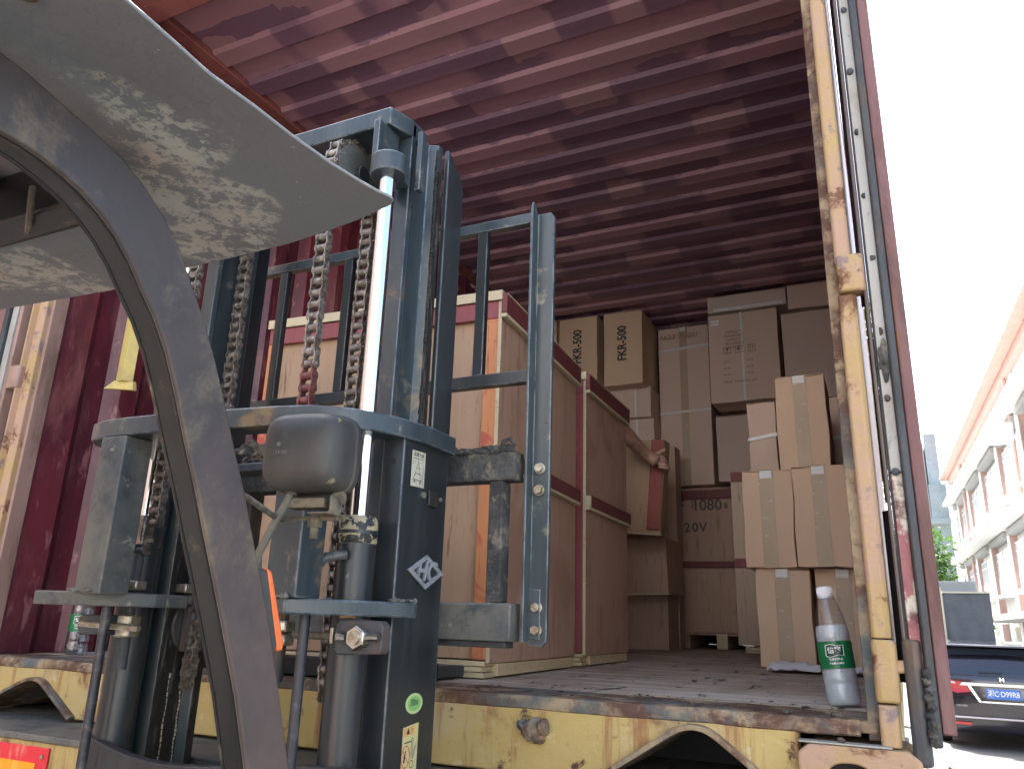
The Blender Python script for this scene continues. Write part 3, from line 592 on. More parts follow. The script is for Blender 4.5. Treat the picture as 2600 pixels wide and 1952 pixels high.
# sheaves and roller chains
def link_mesh():
    p = .0235; b = B()
    def plate(x, z0, th, r=.0092, waist=.0062):
        pts = []
        for k in range(9): a = math.pi*(k/8); pts.append((r*math.cos(a), z0+p+r*math.sin(a)))
        pts.append((-waist, z0+p/2))
        for k in range(9): a = math.pi+math.pi*(k/8); pts.append((r*math.cos(a), z0+r*math.sin(a)))
        pts.append((waist, z0+p/2))
        b.prism(pts, 'x', x-th/2, x+th/2)
    for s in (-1, 1): plate(s*.0132, -p, .0026); plate(s*.0102, 0, .0026)
    for z in (-p, 0): b.tube([(-.0088, 0, z), (.0088, 0, z)], .0078, 12); b.tube([(-.0172, 0, z), (.0172, 0, z)], .0034, 8)
    return b
SHX = (-.876, -1.212); YRc, YFc, ZS = -.428, -.294, 1.005
RS = (YFc-YRc)/2; YC = (YRc+YFc)/2
def chain(xc, zrear, zfront, redspan=None):
    root = bpy.data.objects.new('lift_chain', None); link(root, F)
    root.location = Vector((xc, YC, ZS))+Vector((0, 0, FZ))-org(F)
    seg = 2*.0235; path = []; L1 = ZS-zrear; L2 = math.pi*RS; L3 = ZS-zfront; s = .02; first = chain.first
    while s < L1+L2+L3:
        if s < L1: pos = (xc, YRc, zrear+s); rx = 0
        elif s < L1+L2: a = (s-L1)/RS; pos = (xc, YC-RS*math.cos(a), ZS+RS*math.sin(a)); rx = -a
        else: pos = (xc, YFc, ZS-(s-L1-L2)); rx = -math.pi
        isred = redspan and redspan[0] < pos[2] < redspan[1] and s < L1
        key = 'r' if isred else 'n'
        if key not in chain.first: chain.first[key] = piece('chain_link', link_mesh(), M_chainr if isred else M_chain, root, pos, (rx, 0, 0), smooth=True)
        else:
            o = inst(chain.first[key], root, pos, (rx+random.uniform(-.03, .03), 0, random.uniform(-.02, .02)))
        s += seg
    # only a sub-part at the third level: the sheave
    sh = B().lathe([(.058, -.017), (.066, -.015), (.066, -.0125), (.054, -.011), (.054, .011), (.066, .0125), (.066, .015), (.058, .017)], 40)
    rot = Matrix.Translation((xc, YC, ZS)) @ Matrix.Rotation(math.pi/2, 4, 'Y'); sh.v = [rot @ v for v in sh.v]
    sh.build('chain_sheave', M_dust, root, smooth=True)
    B().tube([(xc-.03, YC, ZS), (xc+.03, YC, ZS)], .018, 16).build('sheave_pin', M_dkblue, root, smooth=True)
chain.first = {}
chain(SHX[0], .30, .02, (.42, .60)); chain(SHX[1], .30, .02)
# tie plate that bows rearwards, and its two box columns
tp = [(-.686, -.205), (-.684, -.30), (-.700, -.385), (-.742, -.465), (-.80, -.505), (-.87, -.520), (-.985, -.532), (-1.10, -.545), (-1.19, -.548), (-1.25, -.545), (-1.30, -.530), (-1.335, -.495), (-1.345, -.44), (-1.335, -.34), (-1.33, -.205)]
inn = [(-1.27, -.205), (-1.27, -.33), (-1.225, -.372), (-1.17, -.455), (-1.10, -.478), (-.985, -.475), (-.89, -.463), (-.835, -.447), (-.80, -.385), (-.75, -.372), (-.745, -.205)]
B().prism(tp+inn, 'z', .440, .474).build('mast_tie_plate', M_blue, F, .003)
for x0, x1 in ((-.812, -.752), (-1.245, -1.180)): box('tie_column', M_dust if x0 < -1 else M_blue, F, x0, x1, -.548, -.488, .160, .4395, .003)
B().prism([(-.835, -.548), (-.77, -.548), (-.70, -.470), (-.652, -.375), (-.652, -.3635), (-.80, -.3635), (-.80, -.40), (-.835, -.45)], 'z', .136, .160).build('bracket_bar', M_blue, F, .003)
B().prism([(-1.355, -.545), (-1.235, -.545), (-1.165, -.44), (-1.165, -.3635), (-1.30, -.3635), (-1.355, -.47)], 'z', .140, .164).build('bracket_bar', M_dust, F, .003)
# weld beads
for x, y, z, mt in ((-.79, -.552, .162, M_dust), (-.675, -.372, .163, M_dust), (-1.225, -.552, .166, M_dust)):
    b = B(); 
    for k in range(7): 
        l = lump((.006, .005, .004), 0, k+x, Matrix.Translation((x+(k-3)*.008, y, z)), .4, 1); nn = len(b.v); b.v += l.v; b.f += [tuple(i+nn for i in f) for f in l.f]; b.mi += l.mi
    b.build('weld_bead', mt, F, smooth=True)
# chain anchors with paired nuts
for xc, s in ((SHX[1]-.03, 1), (SHX[0], 0)):
    yy = -.428
    a = B().tube([(xc, yy, .03), (xc, yy, .245)], .012, 14).build('chain_anchor', M_gask, F, smooth=True)
    box('anchor_fork', M_chain, a, xc-.017, xc+.017, yy-.014, yy+.014, .235, .31, .004)
    for z in (.170, .108, .086): B().prism([(xc+.024*math.cos(math.pi/6+k*math.pi/3), yy+.024*math.sin(math.pi/6+k*math.pi/3)) for k in range(6)], 'z', z, z+.018).build('nut', M_bolt, a, .003)
    B().tube([(xc-.030, yy, .262), (xc+.030, yy, .262)], .004, 8).build('cotter_pin', M_bolt, a)
# hydraulic pipes
for pts, nm in (([(-.742, -.445, .232), (-.765, -.47, .225), (-.778, -.482, .20), (-.780, -.485, .15), (-.780, -.485, -.3)], 0), ([(-1.205, -.452, .245), (-1.222, -.475, .243), (-1.236, -.48, .225), (-1.236, -.482, .16), (-1.226, -.485, -.35)], 1)):
    h = B().tube(pts, .0085, 12).build('hydraulic_pipe', M_hose, F, smooth=True)
    if nm == 0: B().lathe([(.013, 0), (.014, .004), (.014, .016), (.012, .02)], 10, (-.780, -.485, .178)).build('pipe_fitting', M_gask, h); B().tube([(-.795, -.49, .19), (-.775, -.50, .19)], .006, 8).build('pipe_fitting', M_gask, h)
B().tube([(-.698, -.455, .10), (-.69, -.456, -.3)], .010, 12).build('hydraulic_pipe', M_hose, F, smooth=True) if False else None
# cylinder clamps with nut
def clamp(xc, sg):
    c = B().prism([(xc-.055, .085), (xc-.047, .078), (xc+.03, .082), (xc+.034, .09), (xc+.034, .122), (xc+.026, .130), (xc-.047, .132), (xc-.055, .124)], 'y', -.464, -.440).build('cylinder_clamp', M_gask, F, .003)
    B().tube([(xc-.145, -.452, .105), (xc-.06, -.452, .105)], .0055, 10).build('clamp_bolt', M_pdust, c)
    box('clamp_washer', M_bolt, c, xc-.066, xc-.060, -.462, -.442, .094, .118, .001)
    n_ = [(xc-.004+.0185*math.cos(k*math.pi/3+.5), .105+.0185*math.sin(k*math.pi/3+.5)) for k in range(6)]
    B().prism(n_, 'y', -.482, -.4645).build('nut', M_steel, c, .002)
    B().tube([(xc-.004, -.486, .105), (xc-.004, -.47, .105)], .0098, 16).build('stud', M_bolt, c)
    B().tube([(xc-.040, -.472, .106), (xc-.024, -.474, .105)], [.009, .006], 10).build('clamp_bolt', M_steel, c, smooth=True); B().tube([(xc+.012, -.474, .107), (xc+.036, -.474, .108)], [.006, .0065], 10).build('clamp_bolt', M_steel, c, smooth=True)
clamp(-.682, 1)
c = B().prism([(-1.325, .10), (-1.315, .09), (-1.25, .09), (-1.25, .125), (-1.315, .125), (-1.325, .118)], 'y', -.47, -.44).build('cylinder_clamp', M_gask, F, .003)
B().tube([(-1.31, -.475, .108), (-1.17, -.462, .103)], .0055, 10).build('clamp_bolt', M_bolt, c)
# lower cross member of the outer mast
b = B(); n = 12
A = [(-1.29+.60*k/n, -.44-.05*math.sin(math.pi*k/n), -.083-.018*math.sin(math.pi*min(1, k/n*1.3))) for k in range(n+1)]
B().strip(A, [(x, y, -.35) for x, y, z in A], (0, .022, 0)).build('mast_cross_member', M_gask, F, .003)
for z in (-1.15, ): box('mast_cross_member', M_gask, F, XLo, XRo, -.40, -.363, z, z+.15, .003)
# carriage: fork bars, uprights, backrest
YA = -.150
CG = box('carriage', M_crust, F, -1.50, -.585, YA, YA+.045, .398, .456, .004)
box('fork_bar', M_dust, CG, -1.50, -.585, YA, YA+.045, .100, .168, .004)
box('fork_bar_web', M_gask, CG, -1.50, -.60, YA+.012, YA+.05, .088, .0995, .002)
for x in (-.640, -1.462): box('carriage_end_bar', M_crust, CG, x, x+.030, YA+.002, YA+.04, .169, .397, .003)
for x in (-.742, -1.296):
    B().prism([(-.215, .02), (-.145, .02), (-.145, 1.06), (-.160, 1.088), (-.215, 1.125)], 'x', x-.006, x+.006).build('carriage_upright', M_dkblue, CG, .003)
B().box(-.95, -.93, -.20, -.16, .10, .44).build('carriage_stay', M_dkblue, CG)
for k in range(16):
    lump((.014, .012, .009), 0, 20+k, Matrix.Translation((-.735+.0095*k, YA+.006, .458+.003*math.sin(k*2.))), .5, 1).build('grease_lump', M_crust, CG, smooth=True, ang=80) if k < 15 else None
B().tube([(-.615, YA, .455), (-.608, YA-.005, .474), (-.595, YA-.004, .478), (-.585, YA, .465)], .004, 6).build('grease_lump', M_crust, CG)
# backrest
BR = B()
for s, x in ((1, -.570), (-1, -1.445)):
    xo = x; pts = [(xo, .10), (xo, 1.004)]
    # angle section: one flange looks back at the camera, the other runs forward
    b = B(); zt_ = .988
    fl = [(x, .094), (x+s*.028, .092), (x+s*.038, .103), (x+s*.041, zt_-.012), (x+s*.032, zt_), (x+s*.012, zt_), (x, zt_)]
    b.prism(fl, 'y', -.104, -.094)
    b.prism([(-.094, .10), (-.132, .10), (-.134, .985), (-.129, 1.006), (-.122, 1.008), (-.094, .975)], 'x', x-.003, x+.003)
    bs = b.build('backrest_stile', M_blue if s > 0 else M_dkblue, CG, .002)
    b0 = None
    for z in (.425, .382, .162, .122):
        if b0 is None:
            hb = B().tube([(0, 0, 0), (0, -.004, 0)], .0115, 18); hb.prism([(.0090*math.cos(k*math.pi/3), .0090*math.sin(k*math.pi/3)) for k in range(6)], 'y', -.013, -.004)
            b0 = piece('bolt', hb, M_bolt, bs, (x+s*.019, -.104, z), bev=.001)
        else: inst(b0, bs, (x+s*.018, -.104, z), (0, .4*z*10, 0))
    if s > 0: box('shim_plate', M_blue, bs, x+.001, x+.026, -.1085, -.1045, .105, .195, .001)
box('backrest_top_bar', M_blue, CG, -1.442, -.575, -.112, -.090, .968, .992, .002)
box('backrest_lower_bar', M_dkblue, CG, -1.442, -.575, -.112, -.090, .605, .632, .002)
for x in (-.700, -.885, -1.068, -1.270): box('backrest_bar', M_dkblue, CG, x-.012, x+.012, -.110, -.092, .6325, .9675, .002)
# forks reaching into the container
for x in (-1.40, -1.03):
    B().prism([(-.10, .10), (-.10, -.0), (-.085, -.0), (1.0, .012), (1.0, .02), (-.06, .034), (-.06, .46), (-.10, .46)], 'x', x, x+.11).build('fork', M_gask, CG, .004)
box('fork_cross_beam', M_black, CG, -1.62, -.875, .02, .10, .004, .042, .003)
# badge, stickers and fittings on the outer face of the right rail
nx = (0, 1, 0)
def onrail(y, z, d=.0): return Vector((XRo+.0005+d, y, z))
bd = thing  # keep name short
def diamond(cy, cz, w, h, t0, t1, mt, name, par, hole=None):
    o_ = [(cy-w, cz), (cy, cz+h), (cy+w, cz), (cy, cz-h)]
    if hole:
        i_ = [(cy-w*hole, cz), (cy, cz+h*hole), (cy+w*hole, cz), (cy, cz-h*hole)]; b = B(); vs = [(XRo+t, *p) for t in (t0, t1) for p in o_+i_]; fs = []
        for k in range(4):
            k2 = (k+1) % 4; fs += [(k, k2, 4+k2, 4+k), (8+k, 12+k, 12+k2, 8+k2), (k, 8+k, 8+k2, k2), (4+k, 4+k2, 12+k2, 12+k)]
        b.add(vs, fs); return b.build(name, mt, par, .0004)
    return B().prism(o_, 'x', XRo+t0, XRo+t1).build(name, mt, par, .0006)
bg_ = diamond(-.2725, .2155, .060, .030, .0004, .003, M_dkblue, 'badge', F)
diamond(-.2725, .2155, .060, .030, .003, .006, M_silver, 'badge_rim', bg_, .72)
text('HC', .047, (XRo+.0032, -.2725, .2155), (0, 1, 0), (0, 0, 1), M_silver, bg_, 'badge_letters', .003, .0012, sx=.95, shear=.25)
# diagram sticker
st = B().add([onrail(-.337, .425, .0005), onrail(-.292, .4265, .0005), onrail(-.292, .362, .0005), onrail(-.337, .3605, .0005)], [(0, 1, 2, 3)]).build('load_chart_sticker', M_stw, F)
def sline(par, pts, w, mt=M_ink, d=.0008):
    b = B()
    for (y0, z0), (y1, z1) in zip(pts[:-1], pts[1:]):
        t = Vector((y1-y0, z1-z0)); t = t.normalized()*w/2; nn = Vector((-t.y, t.x))
        b.add([onrail(y0+nn.x, z0+nn.y, d), onrail(y1+nn.x, z1+nn.y, d), onrail(y1-nn.x, z1-nn.y, d), onrail(y0-nn.x, z0-nn.y, d)], [(0, 1, 2, 3)])
    return b
def merge(bs):
    a = bs[0]
    for q in bs[1:]: nn = len(a.v); a.v += q.v; a.f += [tuple(i+nn for i in f) for f in q.f]; a.mi += q.mi
    return a
merge([sline(st, [(-.332, .4115), (-.297, .4125)], .001), sline(st, [(-.326, .38), (-.315, .408), (-.308, .38)], .0009), sline(st, [(-.33, .373), (-.322, .385), (-.305, .385), (-.303, .373), (-.33, .373)], .0012), sline(st, [(-.318, .395), (-.306, .395)], .001), sline(st, [(-.326, .367), (-.326, .373)], .003), sline(st, [(-.306, .367), (-.306, .373)], .003), sline(st, [(-.298, .366), (-.298, .40)], .001)]).build('diagram_print', M_ink, st)
text('起重力图', .0085, onrail(-.3145, .4185, .0008), (0, 1, 0), (0, 0, 1), M_ink, st, 'sticker_lettering', .0001)
# green round sticker
def disc(y, z, ry, rz, d, mt, name, par): return B().add([onrail(y+ry*math.cos(k*math.pi/14), z+rz*math.sin(k*math.pi/14), d) for k in range(28)], [tuple(range(28))]).build(name, mt, par)
gs = disc(-.279, -.002, .027, .0165, .0005, M_styg, 'round_sticker', F); disc(-.279, -.002, .020, .012, .0008, M_stg, 'green_disc', gs)
text('国III', .012, onrail(-.279, -.001, .0011), (0, 1, 0), (0, 0, 1), M_ink, gs, 'sticker_lettering', .0001, sx=1.2)
ys = B().add([onrail(-.3085, -.038, .0005), onrail(-.2605, -.033, .0005), onrail(-.2605, -.13, .0005), onrail(-.3085, -.13, .0005)], [(0, 1, 2, 3)]).build('warning_sticker', M_sty, F)
B().add([onrail(-.3065, -.040, .0008), onrail(-.2725, -.0365, .0008), onrail(-.2725, -.050, .0008), onrail(-.3065, -.053, .0008)], [(0, 1, 2, 3)]).build('sticker_header', M_sto, ys)
text('▲ ?', .012, onrail(-.289, -.045, .0011), (0, 1, 0), (0, 0, 1), M_ink, ys, 'sticker_lettering', .0001)
merge([sline(ys, [(-.302, -.062), (-.280, -.0605)], .002), sline(ys, [(-.280, -.085), (-.280, -.056), (-.276, -.056), (-.276, -.088)], .0011), sline(ys, [(-.268, -.068), (-.274, -.088)], .0016), sline(ys, [(-.2985, -.078), (-.3005, -.092)], .0045), sline(ys, [(-.2975, -.074), (-.2965, -.077)], .003), sline(ys, [(-.301, -.098), (-.304, -.104)], .0012), sline(ys, [(-.297, -.098), (-.298, -.104)], .0012), sline(ys, [(-.277+.0055*math.cos(k*math.pi/8), -.096+.0055*math.sin(k*math.pi/8)) for k in range(17)], .0013), sline(ys, [(-.3085, -.109), (-.2605, -.106)], .0009), sline(ys, [(-.283, -.13), (-.283, -.116), (-.279, -.116), (-.279, -.13)], .0012)]).build('diagram_print', M_ink, ys)
sline(ys, [(-.297+.0125*math.cos(k*math.pi/12), -.083+.0165*math.sin(k*math.pi/12)) for k in range(25)]+[(-.288, -.071)], .0016, d=.0012).build('prohibition_ring', M_inkr, ys)
sline(ys, [(-.306, -.072), (-.288, -.094)], .0014, d=.0012).build('prohibition_ring', M_inkr, ys)
box('roller_pin_block', M_grease, F, XRo, XRo+.006, -.278, -.245, .332, .362, .002); B().tube([(XRo, -.292, .350), (XRo+.004, -.292, .350)], .006, 14).build('plug_screw', M_bolt, F); B().tube([(XRo, -.232, .350), (XRo+.004, -.232, .350)], .004, 12).build('plug_screw', M_dust, F)
B().tube([(-.7225, YR-.0006, .400), (-.7225, YR+.003, .400)], .0068, 20).build('rail_hole', M_black, F)
# overhead guard: curved leg in a vertical plane, twin leg on the far side, roof panel
FRc = [(-1.46, .560), (-1.40, .557), (-1.32, .552), (-1.222, .541), (-1.198, .538), (-1.173, .532), (-1.14, .525), (-1.109, .516), (-1.080, .502), (-1.055, .484), (-1.034, .463), (-1.018, .441), (-.997, .412), (-.977, .380), (-.958, .345), (-.940, .308), (-.916, .262), (-.893, .213), (-.872, .168), (-.852, .122), (-.824, .05), (-.800, -.016), (-.76, -.14)]
REc = [(-1.46, .500), (-1.40, .497), (-1.32, .492), (-1.208, .479), (-1.190, .479), (-1.173, .477), (-1.155, .473), (-1.136, .467), (-1.116, .457), (-1.098, .445), (-1.080, .428), (-1.064, .409), (-1.045, .388), (-1.028, .363), (-1.010, .328), (-.992, .289), (-.972, .249), (-.953, .207), (-.934, .167), (-.916, .128), (-.886, .06), (-.861, -.008), (-.82, -.14)]
for x, s, lb in ((-.52, -1, 1), (-1.45, 1, 0)):
    th = .030*s
    A = [Vector((x, y, z)) for y, z in FRc]; C_ = [Vector((x, y, z)) for y, z in REc]
    # outer side skin with folded rear lip; the recess between lips is a darker channel
    lg = B().strip(A, C_, (.006*s, 0, 0)).build('guard_leg', M_leg, F, .002)
    A2 = [a+Vector((.0062*s, 0, 0)) for a in A]; C2 = [c+Vector((.0062*s, 0, 0)) for c in C_]
    mid = [c.lerp(a, .12) for a, c in zip(A2, C2)]; mid2 = [c.lerp(a, .04) for a, c in zip(A2, C2)]
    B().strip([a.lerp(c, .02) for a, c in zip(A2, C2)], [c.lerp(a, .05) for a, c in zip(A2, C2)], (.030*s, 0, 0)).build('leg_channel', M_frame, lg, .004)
    for d_, mt_ in ((.0045, M_dust), (.0085, M_frame), (.035, M_frame)): B().tube([c.lerp(a, .03 if d_ < .03 else .05)+Vector((d_*s, 0, 0)) for a, c in zip(A, C_)], .0016, 8).build('leg_seal', mt_, lg, smooth=True)
    # lower body mount
    box('leg_foot', M_frame, F, min(x, x+th)-.01, max(x, x+th)+.01, -.86, -.70, -.50, -.141, .004)
def roofpanel():
    # horizontal sheet with a rounded front corner and turned-down edge
    ed = [P(*q, 'z', .565) for q in [(276, 0), (328, 45), (402, 111), (451, 156), (484, 180), (553, 230), (631, 291), (717, 352), (775, 388), (816, 411), (838, 421), (848, 427), (850, 433), (844, 440), (822, 450), (780, 470), (700, 499), (620, 525), (520, 550), (410, 575), (240, 625), (0, 667)]]
    ed = [(-.408, -1.46, 0), (-.410, -1.30, 0)]+[tuple(e) for e in ed]+[(-1.40, -.85, 0), (-1.53, -.87, 0), (-1.56, -.92, 0), (-1.56, -1.46, 0)]
    pl = [(a[0], a[1]) for a in ed]; b = B().prism(pl, 'z', .563, .5665); return b
RP = roofpanel().build('roof_panel', M_roofp, F, .001)
for a, b_ in (((-.470, -1.24, .5625), 0), ):
    B().tube([a, (a[0], a[1], .5605)], .009, 16).build('panel_screw', M_rustlip, RP)
B().prism([(-1.046, .5625), (-1.020, .528), (-1.056, .500), (-1.085, .505), (-1.085, .5625)], 'x', -1.42, -.600).build('guard_cross_beam', M_frame, F, .003)
box('guard_cross_beam', M_frame, F, -1.45, -.55, -1.40, -1.36, .49, .56, .004)
for x in (-.75, -.95, -1.15, -1.33): box('guard_roof_bar', M_frame, F, x-.012, x+.012, -1.359, -1.087, .545, .5620, .002)
B().tube([(-.70, -1.07, .497), (-.62, -1.12, .502)], .003, 6).build('roof_wire', M_pdust, F)
# work lamp seen from behind
def lamp():
    c = P(682, 985, 'y', -.60); rgt = Vector((.985, .17, 0)).normalized(); bk = Vector((.17, -.985, 0)).normalized(); up = Vector((0, 0, 1))
    W_, H_, D_ = .0640, .0585, .060
    def ring(s, d, pw=4.2, n=36):
        out = []
        for k in range(n):
            a = 2*math.pi*k/n; ca, sa = math.cos(a), math.sin(a)
            out.append(c+rgt*(W_*s*math.copysign(abs(ca)**(2/pw), ca))+up*(H_*s*math.copysign(abs(sa)**(2/pw), sa))+bk*d)
        return out
    rs = [(1.0, -.014), (1.045, -.012), (1.05, -.001), (1.0, .0), (.99, .003), (.985, .016), (.965, .032), (.90, .046), (.74, .055), (.4, .0595), (.05, .060)]
    b = B(); n = 36; vs = []
    for s, d in rs: vs += ring(s, d)
    fs = [(i*n+k, i*n+(k+1) % n, (i+1)*n+(k+1) % n, (i+1)*n+k) for i in range(len(rs)-1) for k in range(n)]+[tuple(range(n)), tuple(range((len(rs)-1)*n, len(rs)*n))]
    L = b.add(vs, fs).build('work_lamp', M_plast, F, smooth=True, ang=50)
    # recessed corner screws
    for sx_, sz in ((.050, .042), (.050, -.044)):
        p = c+rgt*sx_+up*sz+bk*.036
        e = B().tube([p-bk*.002-rgt*.012, p+bk*.0035-rgt*.004, p+bk*.001+rgt*.004], [.003, .0065, .0055], 12).build('screw_recess', M_gask if sz > 0 else M_pdust, L, smooth=True)
        B().tube([p+rgt*.004, p+rgt*.004+bk*.006], .0035, 10).build('screw_head', M_bolt, L)
    # embossed lettering and mark
    q = c+bk*.0535-rgt*.018-up*.006
    text('12V H3 55W', .0075, c+bk*.0592-rgt*.014-up*.006, rgt, up, M_dust, L, 'embossed_lettering', .0006); text('E4 2106', .006, c+bk*.0588-rgt*.012-up*.016, rgt, up, M_dust, L, 'embossed_lettering', .0006)
    B().tube([c+bk*.055-rgt*.026+up*.006, c+bk*.0600-rgt*.026+up*.006], .003, 12).build('embossed_mark', M_dust, L)
    # bracket, stud and cable
    base = c-up*.060
    br = B(); k0 = c-up*H_
    def bx(o, a, bb, cc, A_, B_, C__):
        br.hexa([o+A_*a0+B_*b0+C__*c0 for c0 in (0, cc) for a0, b0 in ((0, 0), (a, 0), (a, bb), (0, bb))])
    bx(k0+rgt*.012-up*.030-bk*.02, .036, .050, .003, rgt, bk, up); bx(k0+rgt*.044-up*.029-bk*.004, .004, .03, .026, rgt, bk, up); bx(k0-rgt*.030-up*.020-bk*.01, .062, .030, .014, rgt, bk, up)
    br.build('lamp_bracket', M_pdust, L, .0015)
    B().tube([k0+rgt*.038-up*.004, k0+rgt*.052-up*.004], .010, 12).build('bracket_bolt', M_pdust, L, .001)
    B().tube([k0+rgt*.010-up*.030, k0+rgt*.010-up*.062], .0062, 12).build('bracket_stud', M_pdust, L); B().prism([(0, 0)], 'z', 0, 0) if False else None
    B().tube([k0+rgt*.010-up*.034, k0+rgt*.010-up*.046], .0105, 6).build('bracket_nut', M_pdust, L)
    arm = [k0+rgt*.045-up*.032, k0+rgt*.010-up*.033, k0-rgt*.05-up*.034, Vector((-.66, -.76, .272)), Vector((-.545, -.93, .262))]
    B().tube(arm, .0042, 8).build('lamp_arm', M_pdust, L, smooth=True)
    B().tube([k0-rgt*.022+bk*.018+up*.006, k0-rgt*.026+bk*.020-up*.010, k0-rgt*.045+bk*.02-up*.045, k0-rgt*.070+bk*.01-up*.085, k0-rgt*.08-bk*.01-up*.12], .0058, 10).build('lamp_cable', M_dust, L, smooth=True)
    B().tube([k0-rgt*.021+bk*.018+up*.008, k0-rgt*.023+bk*.019-up*.001], .0095, 12).build('cable_grommet', M_pdust, L)
lamp()
# turn signal on the leg
sgx = -.520
A = [(sgx-.004, -.892, .192), (sgx-.004, -.868, .150), (sgx-.004, -.838, .082), (sgx-.004, -.832, .062)]
ts = B().prism([(-.892, .176), (-.872, .182), (-.860, .178), (-.833, .104), (-.836, .096), (-.846, .094), (-.862, .100)], 'x', sgx-.058, sgx-.004).build('turn_signal', M_plast, F, .003)
B().prism([(-.8600, .1805), (-.853, .178), (-.8495, .171), (-.8225, .106), (-.8235, .099), (-.8325, .0985), (-.8335, .104)], 'x', sgx-.057, sgx-.005).build('orange_lens', M_orange, ts, .002)
B().tube([(sgx-.01, -.842, .095), (sgx-.006, -.838, .084), (sgx-.004, -.834, .070), (sgx-.006, -.842, .058)], .0022, 6).build('signal_wire', M_pdust, ts)
# body below the frame (bonnet, dash, wheels)
box('dash_cowl', M_frame, F, -1.46, -.51, -.98, -.72, -.75, -.30, .01)
box('body_shell', M_frame, F, -1.48, -.49, -2.6, -.90, GZ+.25, -.62, .02)
box('counterweight', M_orange, F, -1.50, -.47, -3.1, -2.61, GZ+.25, -.30, .05)
box('rear_guard_post', M_frame, F, -.56, -.52, -2.45, -2.41, -.61, .50, .004); box('rear_guard_post', M_frame, F, -1.45, -1.41, -2.45, -2.41, -.61, .50, .004)
for x in (-.54, -1.43): box('guard_side_rail', M_frame, F, x-.02, x+.02, -2.45, -1.461, .50, .56, .004)
for x, y, r in ((-.46, -.62, .34), (-1.54, -.62, .34), (-.50, -2.3, .27), (-1.50, -2.3, .27)):
    w = B().tube([(x-.11, y, GZ+r), (x+.11, y, GZ+r)], r, 36).build('wheel', M_tyre, F, .03); B().tube([(x-.115, y, GZ+r), (x+.115, y, GZ+r)], r*.5, 20).build('rim', M_strip, w, .01)
box('front_axle', M_frame, F, -1.5, -.5, -.68, -.56, GZ+.28, GZ+.40, .01)
# dried leaf caught on the clamp
LF = thing('dried_leaf', 'small tan dried leaf caught above the shiny nut on the mast', 'leaf', (-.715, -.462, .133))
B().add([(-.733, -.462, .133), (-.722, -.464, .143), (-.715, -.466, .147), (-.706, -.464, .141), (-.700, -.462, .133), (-.716, -.455, .134), (-.715, -.46, .165)], [(0, 1, 5), (1, 2, 5), (2, 3, 5), (3, 4, 5), (2, 6, 1)]).build('leaf_blade', M_leaf0, LF)
# shredded metal clump on the carriage
CL = thing('swarf_clump', 'clump of crumpled grey shavings wedged behind the black work lamp', 'scrap', (-1.0, -.3, .44))
q0 = P(550, 985, 'y', -.33)
lump((.030, .02, .018), 0, 3, Matrix.Translation(q0), .8, 3).build('foil', M_crust, CL)
box('support_tray', M_blue, F, q0.x-.05, q0.x+.12, -.36, -.30, q0.z-.036, q0.z-.020, .003)

# ------------------------------------------------------------------ wooden crates
def crate(label, o, ang, w, d, h, front=M_ply, side=M_plyR, skid=.022, mid=.53, redtop=M_stainP, sides=True, rightbat=M_stainO, bot=True, group='plywood crates in the container', btw=.052, midf=False, tilt=0):
    """o = front right bottom corner; the crate runs to the left (-x) and inwards (+y)"""
    M = frame(o, ang, tilt); t = thing('wooden_crate', label, 'crate', o, group)
    def bx(nm, mt, x0, x1, y0, y1, z0, z1, bev=.0015): return B(M).box(x0, x1, y0, y1, z0, z1).build(nm, mt, t, bev)
    e = .009; z0 = skid+.022
    bx('front_panel', front, -w+.004, -e, .020, .028, z0, h-.03)
    bx('side_panel', side, -e, 0, .006, d, z0-.008, h-.028); bx('side_panel', side, -w, -w+.003, .029, d, z0, h-.028)
    B(M).box(-e-.0005, .0008, .004, .0062, z0-.006, h-.03).build('panel_edge', M_edge, t)
    bx('back_panel', side, -w+.004, -e-.001, d-.01, d, z0, h-.03)
    bx('lid', side, -w-.004, .004, .0, d, h-.012, h-.001); bx('lid_edge', M_edge, -w-.006, .003, -.004, .0, h-.030, h-.001, .001)
    bx('batten', redtop, -w, -e-.001, .003, .0195, h-.030-btw, h-.031); 
    bx('batten', rightbat, -e-.001-btw*.72, -e-.001, .003, .0195, z0, h-.031-btw)
    bx('batten', M_stainO if redtop is M_stainP else rightbat, -w, -w+btw*.72, .003, .0195, z0, h-.031-btw)
    if midf: bx('batten', M_stain, -w+.04, -e-.04, .004, .0195, mid-.02, mid+.02)
    if sides:
        bx('side_batten', M_stainD, .0005, .018, -.002, d, h-.030-.040, h-.014); bx('batten_edge', M_edge, .0182, .0192, -.002, d, h-.016, h-.012, 0)
        bx('batten_edge', M_edge, .0005, .0175, -.002, d, h-.030-.052, h-.071, .001)
        bx('side_batten', M_stainD, .0005, .018, .02, d, mid, mid+.042); bx('batten_edge', M_edge, .0005, .0175, .004, d, mid-.010, mid-.0005, .001)
        bx('batten_edge', M_edge, .0005, .018, .006, .0195, mid, mid+.040, .001)
    if bot:
        for k in range(3): bx('skid', M_raw, -w+.01, -.012-.006*(k % 2), .002, .07, .002+.0135*k, .0135+.0135*k, .001)
        bx('skid', M_raw, -.05, -.004, .071, d-.01, .004, skid+.012, .001); bx('skid', M_raw, -w+.01, -w+.06, .071, d-.01, .004, skid+.012, .001)
    # staples
    s = B(M); 
    for k in range(12): 
        z = .06+(h-.1)*k/11+random.uniform(-.01, .01); s.box(.0, .0012, .003, .0052, z, z+.006) if k % 2 else s.box(.0002, .0012, .012, .014, z, z+.005)
    for k in range(9): y_ = .03+(d-.06)*k/8; s.box(.0, .0011, y_, y_+.0015, z0+.006, z0+.014)
    s.build('staples', M_strip, t, kind='stuff')
    return t, M
